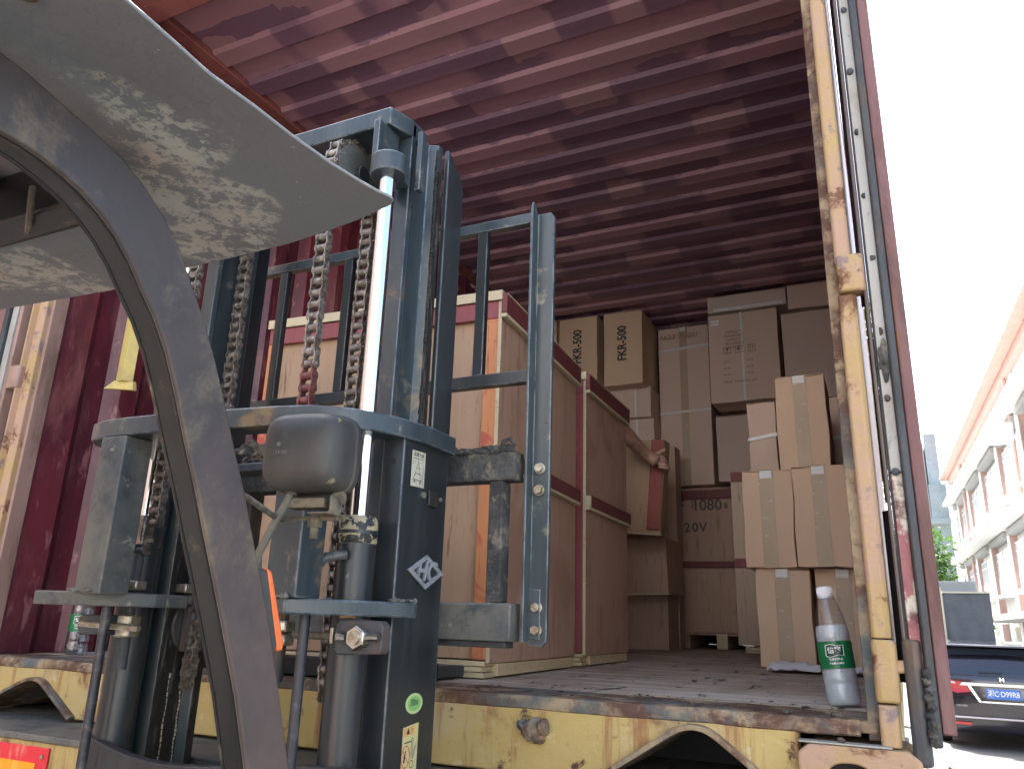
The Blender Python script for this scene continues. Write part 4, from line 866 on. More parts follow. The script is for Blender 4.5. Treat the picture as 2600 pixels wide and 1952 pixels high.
ca, Ma = crate('tan plywood crate with red stained battens directly behind the forklift backrest', (-.855, .30, .0), R(3.6), .79, .70, 1.022)
cb, Mb = crate('reddish plywood crate behind the front crate, its single red batten showing as a thin strip', (-.900, 1.095, .0), R(1.5), .80, .53, 1.028, front=M_stain, redtop=M_stainP, rightbat=M_stainP)
# timber bearers under crate one
# stack of brown crates behind
c1 = thing('wooden_crate', 'lowest dark brown plywood crate of the stack in the container gloom', 'crate', (-1.35, 3.35, 0), 'plywood crates in the container')
def pcrate(t, x0, x1, y0, y1, z0, z1, mt, tilt=0, bat=None, lip=True):
    M = frame((x1, y0, z0), 0, tilt); w = x1-x0; d = y1-y0; h = z1-z0
    B(M).box(-w, 0, 0, d, 0, h).build('panel_body', mt, t, .002)
    if lip: B(M).box(-w-.004, .004, -.012, .06, -.010, .0).build('bottom_edge', M_edge, t, .001)
    if bat: B(M).box(-.082, -.004, -.014, -.0005, .02, h).build('batten', bat, t, .0015)
    return M
xr1 = P(1458, 1340, 'y', 3.35).x
pcrate(c1, xr1-.9, P(1444, 1340, 'y', 3.35).x, 3.35, 3.60, .001, P(1440, 1284, 'y', 3.35).z, M_plyD, lip=False)
c2 = thing('wooden_crate', 'middle dark brown plywood crate of the stack, pale lower edge showing', 'crate', (-1.35, 3.22, .4), 'plywood crates in the container')
p2 = P(1444, 1280, 'y', 3.22); pcrate(c2, p2.x-.9, p2.x, 3.22, 3.62, p2.z, P(1430, 1160, 'y', 3.22).z, M_plyD, R(-1.5))
c3 = thing('wooden_crate', 'small light plywood crate with a red stained right edge, gripped by a hand', 'crate', (-1.2, 3.0, .7), 'plywood crates in the container')
p3 = P(1427, 1153, 'y', 3.0); pcrate(c3, p3.x-.75, p3.x, 3.0, 3.10, p3.z, P(1440, 950, 'y', 3.0).z+.0, M_ply, R(4.5), M_stain)
c4 = thing('wooden_crate', 'tall dark red-brown crate standing behind the three stacked small crates', 'crate', (-1.4, 3.66, 0), 'plywood crates in the container')
p4 = P(1467, 1400, 'y', 3.66); pcrate(c4, p4.x-1.0, p4.x+.01, 3.66, 3.80, .001, 1.31, M_plyD, 0, None, False)
# stencilled crate on its own pallet
c5 = thing('wooden_crate', 'dark plywood crate stencilled LF 1080 and 220V standing on a pallet', 'crate', (-1.1, 4.0, 0), 'plywood crates in the container')
y5 = 4.02; a5 = P(1455, 1062, 'y', y5); b5 = P(1600, 1370, 'y', y5); zt5 = P(1520, 1052, 'y', y5).z
B().box(a5.x-.02, b5.x+.03, y5, 4.7, b5.z+.004, zt5).build('panel_body', M_plyD, c5, .002)
for px, (za, zb) in ((0, (1212, 1226)), (0, (1058, 1078))): B().box(a5.x-.02, b5.x+.03, y5-.015, y5-.0005, P(1530, zb, 'y', y5).z, P(1530, za, 'y', y5).z).build('batten', M_stainD, c5, .0015)
for px in (1480, 1560, 1640): q = P(px, 1400, 'y', y5); B().box(q.x-.035, q.x+.035, y5+.01, 4.6, .002, b5.z).build('pallet_block', M_raw if px == 1560 else M_plyD, c5, .002)  # browner blocks and deck paint in the shade of the pallet void
B().box(a5.x-.02, b5.x+.03, y5+.02, 4.69, b5.z-.012, b5.z+.0035).build('pallet_deck', M_plyD, c5, .001)
qa = P(1507, 1092, 'y', y5-.002); [text(ch_, .105 if ch_ != 's' else .07, qa+Vector((.012+(i_-3.5)*.052, 0, 0)), (1, 0, 0), (0, 0, 1), M_inkf, c5, 'stencil_character', .0004, .002) for i_, ch_ in enumerate('LF 1080s') if ch_ != ' ']
qa = P(1487, 1140, 'y', y5-.002); [text(ch_, .09, qa+Vector((.02+(i_-1.5)*.055, 0, 0)), (1, 0, 0), (0, 0, 1), M_inkf, c5, 'stencil_character', .0004, .002) for i_, ch_ in enumerate('220V')]
# pale birch crate on the right
c6 = thing('wooden_crate', 'pale grey-tan plywood crate with two red battens behind the taped cartons', 'crate', (-.6, 3.43, 0), 'plywood crates in the container')
y6 = 3.43; q6 = P(1603, 1408, 'y', y6); q6t = P(1577, 1022, 'y', y6)
B().box(q6t.x, -.10, y6, 4.0, .045, q6t.z).build('panel_body', M_plyG, c6, .002)
for za, zb in ((1206, 1226), (1020, 1040)): B().box(q6t.x+.004, -.10, y6-.015, y6-.0005, P(1590, zb, 'y', y6).z, P(1590, za, 'y', y6).z).build('batten', M_stainP, c6, .0015)
for k in range(2): B().box(q6.x+.02, -.10, y6+.003, y6+.08, .003+.018*k, .019+.018*k).build('skid', M_raw, c6, .001)

# ------------------------------------------------------------------ cartons
def carton(label, x0, x1, y0, y1, z0, z1, mt=M_card, tape=None, straps=(), ang=0, flap=False, sag=0, group='cardboard cartons in the container', seam=True):
    """box with slightly bulged faces, flap joint, tape band; x,z measured on its front face y0"""
    w, d, h = x1-x0, y1-y0, z1-z0; o = ((x0+x1)/2, y0, z0); M = frame(o, ang); t = thing('cardboard_carton', label, 'carton', o, group)
    n = 8; b = B(M); idx = {}
    bm = bmesh.new(); bmesh.ops.create_cube(bm, size=1); bmesh.ops.subdivide_edges(bm, edges=bm.edges, cuts=5, use_grid_fill=True)
    sd_ = random.uniform(0, 50); vs = []
    for v in bm.verts:
        p = Vector((v.co.x*w, (v.co.y+.5)*d, (v.co.z+.5)*h)); k = Vector((v.co.x, v.co.y, v.co.z))*2
        bul = .004*(1-k.x*k.x)*(1-k.z*k.z)
        p.y -= bul*(1 if k.y < -.99 else 0); p += Vector((noise.noise(k*1.3+Vector((sd_, 0, 0))), 0, noise.noise(k*1.3+Vector((0, sd_, 0)))))*.006
        cr = max(0, abs(k.x)+abs(k.z)-1.5)*2; p.y += cr*.006*(1 if k.y < 0 else -1)*abs(noise.noise(k*2+Vector((sd_, 3, 1))))*2
        if sag: p.z -= sag*(1-abs(k.x))*(1 if k.z < -.99 else 0)
        vs.append(p)
    b.add(vs, [tuple(v.index for v in f.verts) for f in bm.faces]); bm.free()
    body = b.build('carton_body', mt, t, .003, smooth=True, ang=45)
    # top flaps, a touch proud and apart along the middle
    for s in (-1, 1): B(M).box(s*.002 if s > 0 else -w/2-.001, w/2+.001 if s > 0 else -.002, -.001, d+.001, h+.0005, h+.0035).build('flap', mt, t, .001)
    if tape:
        tw = min(.055, w*.3)/2; tm = (M_tape,)
        B(M).box(-tw, tw, -.0062, -.0052, .0, h).build('tape', M_tape, t); B(M).box(-tw*.85, tw*.75, -.0070, -.0060, h-.030, h+.001).build('tape_end', M_tapew, t)
        B(M).box(-tw, tw, -.005, d, h+.0038, h+.0046).build('tape', M_tape, t)
        for k in range(4):
            zz = h*(.35+.17*k)+random.uniform(-.02, .02); xx = random.uniform(-tw, tw*.6); a = random.uniform(-.6, .6); l = random.uniform(.006, .016)
            B(M @ Matrix.Translation((xx, -.0072, zz)) @ Matrix.Rotation(a, 4, 'Y')).box(-l/2, l/2, -.0004, .0, -.0008, .0008).build('tape_glint', M_tapew, t)  # white slivers laid on as painted glints
    for kind, v0, sl in straps:
        if kind == 'h': B(M).hexa([Vector((-w/2-.003, -.008, v0)), Vector((w/2+.003, -.008, v0+sl)), Vector((w/2+.003, d, v0+sl)), Vector((-w/2-.003, d, v0)), Vector((-w/2-.003, -.008, v0+.016)), Vector((w/2+.003, -.008, v0+sl+.016)), Vector((w/2+.003, d, v0+sl+.016)), Vector((-w/2-.003, d, v0+.016))]).build('strap', M_strap, t)
        else: B(M).box(v0-.007, v0+.007, -.0075, -.0062, 0, h).build('strap', M_strap, t)
    return t, M
def cp(label, y, tl, br, d, mt=M_card, **k):
    """front face from its top-left and bottom-right corners as seen"""
    a = P(*tl, 'y', y); b_ = P(*br, 'y', y)
    return carton(label, a.x, b_.x, y, y+d, b_.z, (a.z), mt, **k)
# near stack at the right
zc1 = .362; zc2 = .738; zc3 = 1.122
carton('lower left taped carton of the near stack, beside the water bottle', -.428, -.230, 1.70, 2.10, .002, zc1-.004, M_card, tape=1)
carton('lower right taped carton of the near stack, seen behind the water bottle', -.214, -.020, 1.72, 2.12, .002, zc1-.004, M_card, tape=1)
carton('middle left taped carton of the near stack, above the crate batten', -.455, -.268, 1.68, 2.08, zc1, zc2-.004, M_card, tape=1, ang=R(1))
carton('middle right taped carton of the near stack, beside the yellow post', -.264, -.070, 1.66, 2.06, zc1+.002, zc2, M_card, tape=1, ang=R(-1))
carton('topmost taped carton of the near stack, standing alone', -.310, -.122, 1.72, 2.12, zc2+.006, zc3, M_card, tape=1, ang=R(1))
carton('carton with one slanting white strap just behind the topmost near carton', P(1613, 872, 'y', 2.2).x, -.37, 2.2, 2.6, zc2+.03, 1.155, M_card2, straps=[('h', .205, .02)])
carton('carton with a white strap between the topmost carton and the yellow post', P(1790, 872, 'y', 2.3).x, -.04, 2.3, 2.7, zc2+.03, P(1800, 856, 'y', 2.3).z, M_card2, straps=[('h', .21, .01)])
carton('plain carton low behind the near stack, mostly hidden', -.46, -.04, 2.2, 2.75, .002, zc2+.025, M_card3)
# back wall of cartons
ztop = 2.325
def zz(px, py, y): return min(P(px, py, 'y', y).z, ztop)
yb = 3.62
t, M = carton('large printed carton with fragile symbols, barcode label and a vertical strap', P(1532, 760, 'y', yb).x, P(1683, 760, 'y', yb).x, yb, 4.2, P(1600, 866, 'y', yb).z, zz(1600, 664, yb)-.035, M_card2, straps=[('v', -.005, 0)])
wv = P(1683, 760, 'y', yb).x-P(1532, 760, 'y', yb).x; hh = zz(1600, 664, yb)-.035-P(1600, 866, 'y', yb).z
def on(M, x, z, d=-.0078): return M @ Vector((x, d, z))
B(M).box(-wv/2+.02, -wv/2+.075, -.0075, -.0062, hh-.075, hh-.04).build('address_label', M_white, t)
text('RLW2', .02, on(M, -wv/2+.047, hh-.058), (1, 0, 0), (0, 0, 1), M_inkf, t, 'label_print', .0001)
for k in range(5): text('MEASUREMENT' if k % 2 else 'COMMODITY', .026, on(M, -.06+.002*k, hh*.78-.028*k), (1, 0, 0), (0, 0, 1), M_inkf, t, 'carton_print', .0001, sx=.7)
def sq(cx, cz, s):
    b = B(M)
    for a0, a1, c0, c1 in ((-s, s, -s, -s+.003), (-s, s, s-.003, s), (-s, -s+.003, -s, s), (s-.003, s, -s, s)): b.box(cx+a0, cx+a1, -.0075, -.0065, cz+c0, cz+c1)
    return b
for k, cx in enumerate((-.105, -.03, .055)):
    b = sq(cx, hh*.575, .024)
    if k == 0: b.add([(cx-.012, -.0075, hh*.575+.016), (cx+.012, -.0075, hh*.575+.016), (cx+.005, -.0075, hh*.575), (cx-.005, -.0075, hh*.575)], [(0, 1, 2, 3)]); b.box(cx-.0015, cx+.0015, -.0075, -.0066, hh*.575-.015, hh*.575); b.box(cx-.009, cx+.009, -.0075, -.0066, hh*.575-.018, hh*.575-.015)
    elif k == 1: b.add([(cx-.016, -.0075, hh*.575), (cx+.016, -.0075, hh*.575), (cx, -.0075, hh*.575+.017)], [(0, 1, 2)]); b.box(cx-.0015, cx+.0015, -.0075, -.0066, hh*.575-.016, hh*.575)
    else:
        for s in (-.008, .008): b.box(cx+s-.0015, cx+s+.0015, -.0075, -.0066, hh*.575-.014, hh*.575+.01); b.add([(cx+s-.006, -.0075, hh*.575+.008), (cx+s+.006, -.0075, hh*.575+.008), (cx+s, -.0075, hh*.575+.018)], [(0, 1, 2)])
    b.build('care_symbol', M_inkf, t)
for s_, x_, z_ in (('QTY:', -.11, .44), ('G.W:', -.11, .37), ('N.W:', -.11, .30), ('PCS', .04, .44), ('KGS', .04, .37), ('KGS', .04, .30)): text(s_, .022, on(M, x_, hh*z_), (1, 0, 0), (0, 0, 1), M_inkf, t, 'carton_print', .0001)
text('MEAS: 57X52X55 CM', .024, on(M, -.03, hh*.215), (1, 0, 0), (0, 0, 1), M_inkf, t, 'carton_print', .0001)
q = P(1675, 660, 'y', yb+.03); 
carton('broad flat carton sealed with shiny tape on top of the printed carton', P(1528, 660, 'y', yb-.02).x, P(1697, 640, 'y', yb-.02).x, yb-.02, 4.1, zz(1600, 664, yb)-.025, ztop-.002, M_card3)
tt = [o for o in COL.objects if o.name.startswith('cardboard_carton')][-1]
B().box(P(1540, 660, 'y', yb-.03).x, P(1690, 660, 'y', yb-.03).x, yb-.032, yb-.027, zz(1600, 664, yb)-.022, zz(1600, 664, yb)+.0).build('shiny_tape', M_tapew, tt)
carton('plain smooth carton right of the printed carton, near the yellow post', P(1690, 760, 'y', yb).x+.004, -.03, yb+.01, 4.2, P(1750, 860, 'y', yb).z, zz(1750, 655, yb)-.05, M_card3)
carton('flat dull carton under the roof at the upper right beside the yellow post', P(1702, 650, 'y', yb).x, -.03, yb-.03, 4.0, zz(1750, 655, yb)-.035, ztop, M_card2)
yt = 3.95
carton('tall carton with two white straps and handwriting in the middle of the back row', P(1424, 800, 'y', yt).x, P(1537, 900, 'y', yt).x, yt, 4.5, zt5+.004, zz(1470, 708, yt), M_card2, tape=1, straps=[('h', .52, .015), ('h', 1.0, .02)])
tt = [o for o in COL.objects if o.name.startswith('cardboard_carton')][-1]
qq = P(1465, 714, 'y', yt-.012); text('NO.3  F-2201', .05, (qq.x, yt-.013, min(qq.z, 2.2)), (1, 0, 0), (0, 0, 1), M_inkf, tt, 'handwriting', .0002, shear=.2)['kind'] = 'stuff'
carton('dark plain carton squeezed under the printed carton, above the pale crate', P(1549, 960, 'y', 3.86).x, -.06, 3.86, 4.4, zt5+.004, P(1600, 869, 'y', 3.62).z-.02, M_card3)
yk = 3.62; zf = P(1345, 826, 'y', yk).z
def fk(label, tl, br, txt):
    a = P(*tl, 'y', yk); b_ = P(*br, 'y', yk); t, M = carton(label, a.x, b_.x, yk, yk+.42, b_.z, min(a.z, ztop), M_card); h = min(a.z, ztop)-b_.z
    if txt: text(txt, .092, M @ Vector((.0, -.0078, h*.56)), (0, 0, 1), (-1, 0, 0), M_ink, t, 'carton_print', .0003, .0022, sx=.82)
    return t
fk('left of the two cartons printed FKR-500, partly hidden by the crate', (1209, 694), (1290, 826), 'FKR-500'); fk('right of the two cartons printed FKR-500, fully visible', (1304, 680), (1388, 826), 'FKR-500')
fk('plain carton at the far left of the back row, half hidden by the backrest', (1130, 703), (1200, 826), None)
cu = P(1405, 826, 'y', 3.75).x
carton('brown carton under the right FKR-500 carton', P(1310, 850, 'y', 3.75).x-.15, cu, 3.75, 4.2, P(1360, 903, 'y', 3.75).z, zf-.006, M_card2, straps=[('v', .13, 0)])
carton('brown carton under the left FKR-500 carton, behind the crates', P(1310, 850, 'y', 3.75).x-.65, P(1310, 850, 'y', 3.75).x-.155, 3.75, 4.2, 1.2, zf-.006, M_card3)
carton('strapped brown carton two below the right FKR-500 carton', P(1310, 850, 'y', 3.78).x-.15, cu+.01, 3.78, 4.2, 1.178, P(1360, 903, 'y', 3.75).z-.006, M_card2, straps=[('v', .13, 0)])
carton('dim carton between the back row columns', cu+.012, P(1415, 826, 'y', 4.0).x+.02, 4.5, 4.9, 1.2, 2.1, M_card3)

# ------------------------------------------------------------------ bottles
def bottle(label, base, tilt_to, fill, frozen, face, hscale=1.0):
    t = thing('water_bottle', label, 'bottle', base)
    ax = (Vector(tilt_to)-Vector(base)).normalized(); q = Vector((0, 0, 1)).rotation_difference(ax).to_matrix().to_4x4()
    M = Matrix.Translation(Vector(base)) @ q
    H = .222; prof = [(.0, .004), (.018, .002), (.026, .0), (.0300, .004), (.0318, .012), (.0318, .030), (.0306, .036), (.0318, .042), (.0318, .058), (.0306, .062), (.0306, .112), (.0318, .116), (.0318, .128), (.0300, .138), (.0268, .156), (.0222, .172), (.0172, .187), (.0138, .197), (.0130, .203), (.0130, .212)]
    pr = []
    for (r1, z1), (r2, z2) in zip(prof[:-1], prof[1:]):
        for k in range(3): f_ = k/3; pr.append((r1+(r2-r1)*f_, z1+(z2-z1)*f_))
    pr.append(prof[-1])
    n = 48; vs = []
    for r, z in pr:
        for k in range(n):
            a = 2*math.pi*k/n; rr = r*(1+(.014*math.sin(3*a+z*260) if (.01 < z < .058 or .116 < z < .15) else 0)+(.10*math.cos(5*a) if z < .0035 else 0)*0); vs.append((rr*math.cos(a), rr*math.sin(a), z*H/.212 if z < .2 else z*H/.212))
    fs = [(i*n+k, i*n+(k+1) % n, (i+1)*n+(k+1) % n, (i+1)*n+k) for i in range(len(pr)-1) for k in range(n)]
    B(M).add(vs, fs).build('bottle_body', M_pet, t, smooth=True, ang=80)
    # contents
    wp = [(max(r-.0012, 0), z*H/.212) for r, z in pr if z*H/.212 < fill] ; wp = wp+[(wp[-1][0], fill), (0.0, fill+.001)]
    B(M).lathe(wp, 40, (0, 0, .001), False).build('frozen_water' if frozen else 'water', M_ice if frozen else M_water, t, smooth=True, ang=80)
    # label band
    fa = Vector(face)-Vector(base); a0 = math.atan2(fa.y, fa.x)
    zl0, zl1 = .0665, .1165; rl = .0323
    B(M).lathe([(rl, zl0), (rl, zl1)], 48, (0, 0, 0), False).build('label_band', M_green, t, smooth=True)
    lab = t
    def onl(u, z, d=0): a = a0+u/rl; return M @ Vector(((rl+.0003+d)*math.cos(a), (rl+.0003+d)*math.sin(a), z))
    def patch(outline, d, mt, nm):
        b = B(); b.v = [onl(u, z, d) for u, z in outline]; b.f = [tuple(range(len(outline)))]; b.mi = [0]; b.build(nm, mt, lab)
    def flag(s, du=0): 
        top = [(-.0155*s+.031*s*k/10, .0985+.0098*s+.0016*math.sin(2*math.pi*k/10)) for k in range(11)]; bot = [(.0145*s-.031*s*k/10, .0985-.0088*s-.0016*math.sin(2*math.pi*k/10)*-1) for k in range(11)]
        return top, bot
    def band(s, d, mt, nm):
        top, bot = flag(s); bot = bot[::-1]; b = B()
        for k in range(10):
            b.add([onl(*top[k], d), onl(*top[k+1], d), onl(*bot[k+1], d), onl(*bot[k], d)], [(0, 1, 2, 3)])
        b.build(nm, mt, lab)
    band(1.12, .0002, M_white, 'logo_border'); band(1.0, .0005, M_dgreen, 'logo_flag')
    def ltext(s, size, u0, z0, d, mt, bold=0):
        c = bpy.data.curves.new('t', 'FONT'); c.body = s; c.size = size; c.align_x = 'CENTER'; c.align_y = 'CENTER'; c.offset = bold; c.resolution_u = 3
        o = bpy.data.objects.new('t', c); COL.objects.link(o); me = bpy.data.meshes.new_from_object(o.evaluated_get(bpy.context.evaluated_depsgraph_get())); bpy.data.objects.remove(o); bpy.data.curves.remove(c)
        off = org(t)-Vector((0, 0, FZ))
        for v in me.vertices: v.co = onl(u0+v.co.x, z0+v.co.y, d)-off
        me.materials.clear(); me.materials.append(mt)
        for p_ in me.polygons: p_.material_index = 0
        link(bpy.data.objects.new('label_lettering', me), lab)
    ltext('怡寶', .0125, -.001, .0990, .0009, M_white, .0003); ltext('饮用纯净水', .0052, -.0005, .0826, .0006, M_white, .00012); ltext('净含量:555毫升', .0040, .000, .0755, .0006, M_white, .0001)
    for du in (-.052, .050): ltext('净水\n555', .006, du, .09, .0006, M_white)
    # cap
    zc = H; cp_ = B(M).lathe([(.0150, zc-.019), (.0152, zc-.0155), (.0146, zc-.015), (.0152, zc-.0145), (.0152, zc-.003), (.0143, zc), (.0, zc+.0002)], 40, (0, 0, 0), False).build('cap', M_cap, t, smooth=True, ang=40)
    rb = B(M)
    for k in range(40): a = 2*math.pi*k/40; rb.box(.0, .0, 0, 0, 0, 0) if False else rb.add([(.0151*math.cos(a-.03), .0151*math.sin(a-.03), zc-.014), (.0151*math.cos(a+.03), .0151*math.sin(a+.03), zc-.014), (.0156*math.cos(a), .0156*math.sin(a), zc-.014), (.0151*math.cos(a-.03), .0151*math.sin(a-.03), zc-.003), (.0151*math.cos(a+.03), .0151*math.sin(a+.03), zc-.003), (.0156*math.cos(a), .0156*math.sin(a), zc-.003)], [(0, 2, 5, 3), (2, 1, 4, 5)])
    rb.build('cap_ribs', M_cap, t)
    B(M).lathe([(.0145, zc-.0225), (.0145, zc-.0195)], 32, (0, 0, 0), False).build('neck_ring', M_cap, t)
    return t
wb = P(1826, 1520, 'y', .16); wb.z = .001
wb = Vector((-.052, .235, .001)); wtp = P(1771, 1254, 'y', .235)
bottle('large clear bottle half full of frozen water leaning beside the right yellow post', wb, (wtp.x+.004, .250, wtp.z), .146, True, (CAMP.x-.02, CAMP.y, 0))
lb = Vector((-2.19, .185, .001)); bottle('clear bottle with a green label standing at the foot of the left maroon wall', lb, (lb.x, lb.y+.004, .25), .20, False, (CAMP.x-.45, CAMP.y, 0))
# crumpled paper under the right cartons
PP = thing('paper_sheet', 'crumpled white paper on the floor behind the large bottle', 'paper', (-.12, 1.2, 0))
b = B(); nx_, ny_ = 24, 8; x0, x1, y0, y1 = -.36, .005, 1.38, 1.62
vs = [(x0+(x1-x0)*i/nx_, y0+(y1-y0)*j/ny_, .006+.016*abs(noise.noise(Vector((i*.45, j*.5, 1))))*2+.02*math.exp(-((j-2)/1.5)**2)) for j in range(ny_+1) for i in range(nx_+1)]
fs = [(j*(nx_+1)+i, j*(nx_+1)+i+1, (j+1)*(nx_+1)+i+1, (j+1)*(nx_+1)+i) for j in range(ny_) for i in range(nx_)]
b.add(vs, fs); b.add([(v[0], v[1], v[2]-.002) for v in vs], [f[::-1] for f in fs]); b.build('sheet', M_paper, PP, smooth=True)
# debris on the sill
for k, (px, py, s) in enumerate([(1812, 1560, (.011, .007, .005)), (1700, 1566, (.010, .006, .0035)), (1638, 1562, (.009, .005, .002)), (1505, 1560, (.012, .006, .003)), (1740, 1527, (.010, .006, .0025)), (1590, 1450, (.008, .006, .0025)), (1500, 1470, (.007, .006, .002))]):
    yv = -.006 if py > 1540 else None
    q = P(px, py-12, 'z', .0) if yv is None else P(px, py, 'y', -.004)
    if py < 1540: q = P(px, py, 'z', .002); 
    if py > 1540: q = Vector((P(px, py, 'y', .0).x, .004, .004))
    lbl = ['blackish stone chip on the sill edge just below the large bottle', 'dark flat rust flake on the sill left of the bottle base', 'thin brown rust flake on the sill', 'pale grey flake lying on the middle of the sill', 'small dark flake on the floor near the white paper', 'small dark flake on the floor in front of the lower carton', 'tiny dark flake on the bare container floor'][k]
    o = thing('debris_chip', lbl, 'debris', q, 'debris chips on the container floor'); lump(s, 0, k*2.3, Matrix.Translation(q) @ Matrix.Rotation(k, 4, 'Z'), .5, 2).build('chip', M_debris, o)
o = thing('debris_chip', 'black cylindrical crumb on the right corner casting', 'debris', (-.045, -.03, -.034), 'debris chips on the container floor'); lump((.004, .008, .004), 0, 5, Matrix.Translation((-.045, -.031, -.031)) @ Matrix.Rotation(.8, 4, 'Z'), .5, 2).build('chip', M_debris, o)
b = B()
for k in range(230):
    x = random.uniform(-1.3, -.02); y = random.uniform(.02, 3.2)**1.0; s = random.uniform(.001, .0045); a = random.uniform(0, 3.14)
    l = random.choice((1, 1, 1, 3))*s
    b.add([(x+l*math.cos(a), y+l*math.sin(a), .0015), (x-s*.5*math.sin(a), y+s*.5*math.cos(a), .0035*s/.003), (x-l*math.cos(a), y-l*math.sin(a), .0015), (x+s*.5*math.sin(a), y-s*.5*math.cos(a), .0015)], [(0, 1, 2, 3)])
b.build('floor_crumbs', M_strip, kind='stuff')
b = B()
for k in range(80):
    x = random.uniform(-1.0, .0); y = random.gauss(.14, .08); s = random.uniform(.0015, .005); a = random.uniform(0, 3.14)
    if y < -.01: continue
    b.add([(x+2*s*math.cos(a), y+2*s*math.sin(a), .0015), (x-s*.7*math.sin(a), y+s*.7*math.cos(a), .0015+s*.6), (x-2*s*math.cos(a), y-2*s*math.sin(a), .0015), (x+s*.7*math.sin(a), y-s*.7*math.cos(a), .0015)], [(0, 1, 2, 3)])
b.build('floor_grit', M_debris, kind='stuff')

# ------------------------------------------------------------------ person reaching out from behind the crates
def skin(name, verts, edges, radii, mt, parent, root=0, sub=2):
    me = bpy.data.meshes.new(name); off = org(parent)-Vector((0, 0, FZ)); me.from_pydata([Vector(v)-off for v in verts], edges, [])
    o = bpy.data.objects.new(name, me); link(o, parent); sm = o.modifiers.new('s', 'SKIN'); o.modifiers.new('u', 'SUBSURF').levels = sub; o.modifiers['u'].render_levels = sub
    for i, r in enumerate(radii):
        d = me.skin_vertices[0].data[i]; d.radius = (r, r) if not isinstance(r, tuple) else r; d.use_root = (i == root)
    me.materials.append(mt)
    dg = bpy.context.evaluated_depsgraph_get(); nm = bpy.data.meshes.new_from_object(o.evaluated_get(dg)); o.modifiers.clear(); o.data = nm
    nm.materials.clear(); nm.materials.append(mt)
    for p_ in nm.polygons: p_.use_smooth = True; p_.material_index = 0
    return o
HD = P(1428, 1003, 'y', 2.93)              # the hand on the crate's right edge
EL = P(1318, 908, 'y', 2.58)
px0 = Vector((-1.62, 2.35, 0))
PE = thing('person', 'person crouching behind the crates, bare forearm reaching out to grip a crate edge', 'person', (-1.62, 2.35, 0))
hip = Vector((-1.64, 2.36, .42)); chest = Vector((-1.56, 2.42, .70)); neck = Vector((-1.53, 2.44, .84)); sh = Vector((-1.42, 2.44, .80)); shl = Vector((-1.67, 2.40, .79))
WR = HD+Vector((-.070, -.055, .052)); wr = WR
arm_d = (HD-EL).normalized()
verts = [hip, chest, neck, Vector((-1.51, 2.46, .88)), Vector((-1.50, 2.46, .935)), sh, EL.lerp(sh, .5), EL, EL.lerp(WR, .30), EL.lerp(WR, .7), WR, HD+Vector((-.008, -.026, .006)),
         shl, Vector((-1.74, 2.55, .60)), Vector((-1.70, 2.75, .50)), Vector((-1.55, 2.36, .40)), Vector((-1.40, 2.50, .42)), Vector((-1.45, 2.42, .10)), Vector((-1.43, 2.53, .035)),
         Vector((-1.72, 2.36, .40)), Vector((-1.66, 2.64, .40)), Vector((-1.70, 2.48, .08)), Vector((-1.68, 2.60, .03))]
edges = [(0, 1), (1, 2), (2, 3), (3, 4), (1, 5), (5, 6), (6, 7), (7, 8), (8, 9), (9, 10), (10, 11), (1, 12), (12, 13), (13, 14), (0, 15), (15, 16), (16, 17), (17, 18), (0, 19), (19, 20), (20, 21), (21, 22)]
radii = [.12, .13, .055, .075, .085, .06, .058, .054, .058, .043, .031, (.046, .034), .06, .045, .035, .08, .065, .05, .04, .08, .065, .05, .04]
body = skin('body', verts, edges, radii, M_skin, PE, 0)
# fingers curled over the edge of the crate, thumb up
back = HD+Vector((-.012, -.020, .010))
acr = Vector((.35, 0, -.93)).normalized()
for k, (u, L, r) in enumerate(((-.032, .066, .0122), (-.011, .072, .0128), (.011, .069, .0125), (.031, .056, .0112))):
    k0 = back+acr*u+Vector((.006, .0, .0)); k1 = k0+Vector((.026, -.004, -.004)); k2 = k1+Vector((.016, .028*L/.07, -.004)); k3 = k2+Vector((-.012, .024*L/.07, 0))
    skin('finger', [k0-Vector((.02, .0, -.004)), k0, k1, k2, k3], [(0, 1), (1, 2), (2, 3), (3, 4)], [r*.95, r, r*1.05, r*.95, r*.8], M_skin, body, 0, 2)
skin('thumb', [back+Vector((-.03, -.004, .018)), back+Vector((-.006, -.012, .046)), back+Vector((.024, -.006, .062)), back+Vector((.048, .006, .074))], [(0, 1), (1, 2), (2, 3)], [.016, .015, .0135, .0105], M_skin, body, 0, 2)
SHT = P(1349, 1022, 'y', 2.4)
# clothing: shirt and trousers slightly fuller than the body
skin('shirt', [hip+Vector((0, 0, .0)), chest, neck-Vector((0, 0, .04)), sh, EL.lerp(sh, .62), shl, Vector((-1.715, 2.49, .68)), Vector((-1.40, 2.38, .72)), SHT], [(0, 1), (1, 2), (1, 3), (3, 4), (1, 5), (5, 6), (0, 7), (7, 8)], [.145, .152, .075, .085, .072, .08, .065, .10, .05], M_shirt, PE)
skin('trousers', [hip, Vector((-1.55, 2.36, .41)), Vector((-1.40, 2.50, .43)), Vector((-1.45, 2.42, .12)), Vector((-1.72, 2.36, .41)), Vector((-1.66, 2.64, .41)), Vector((-1.70, 2.48, .10))], [(0, 1), (1, 2), (2, 3), (0, 4), (4, 5), (5, 6)], [.135, .095, .08, .062, .095, .08, .062], M_pants, PE)
for s in (Vector((-1.43, 2.53, .035)), Vector((-1.68, 2.60, .035))): skin('shoe', [s-Vector((.02, .09, -.01)), s, s+Vector((.02, .09, -.008))], [(0, 1), (1, 2)], [.042, .045, .034], M_shoe, PE, 1)
hd = lump((.082, .095, .105), 0, 1, Matrix.Translation((-1.49, 2.47, .945)), 0, 3).build('hair', M_hair, PE, smooth=True, ang=180)

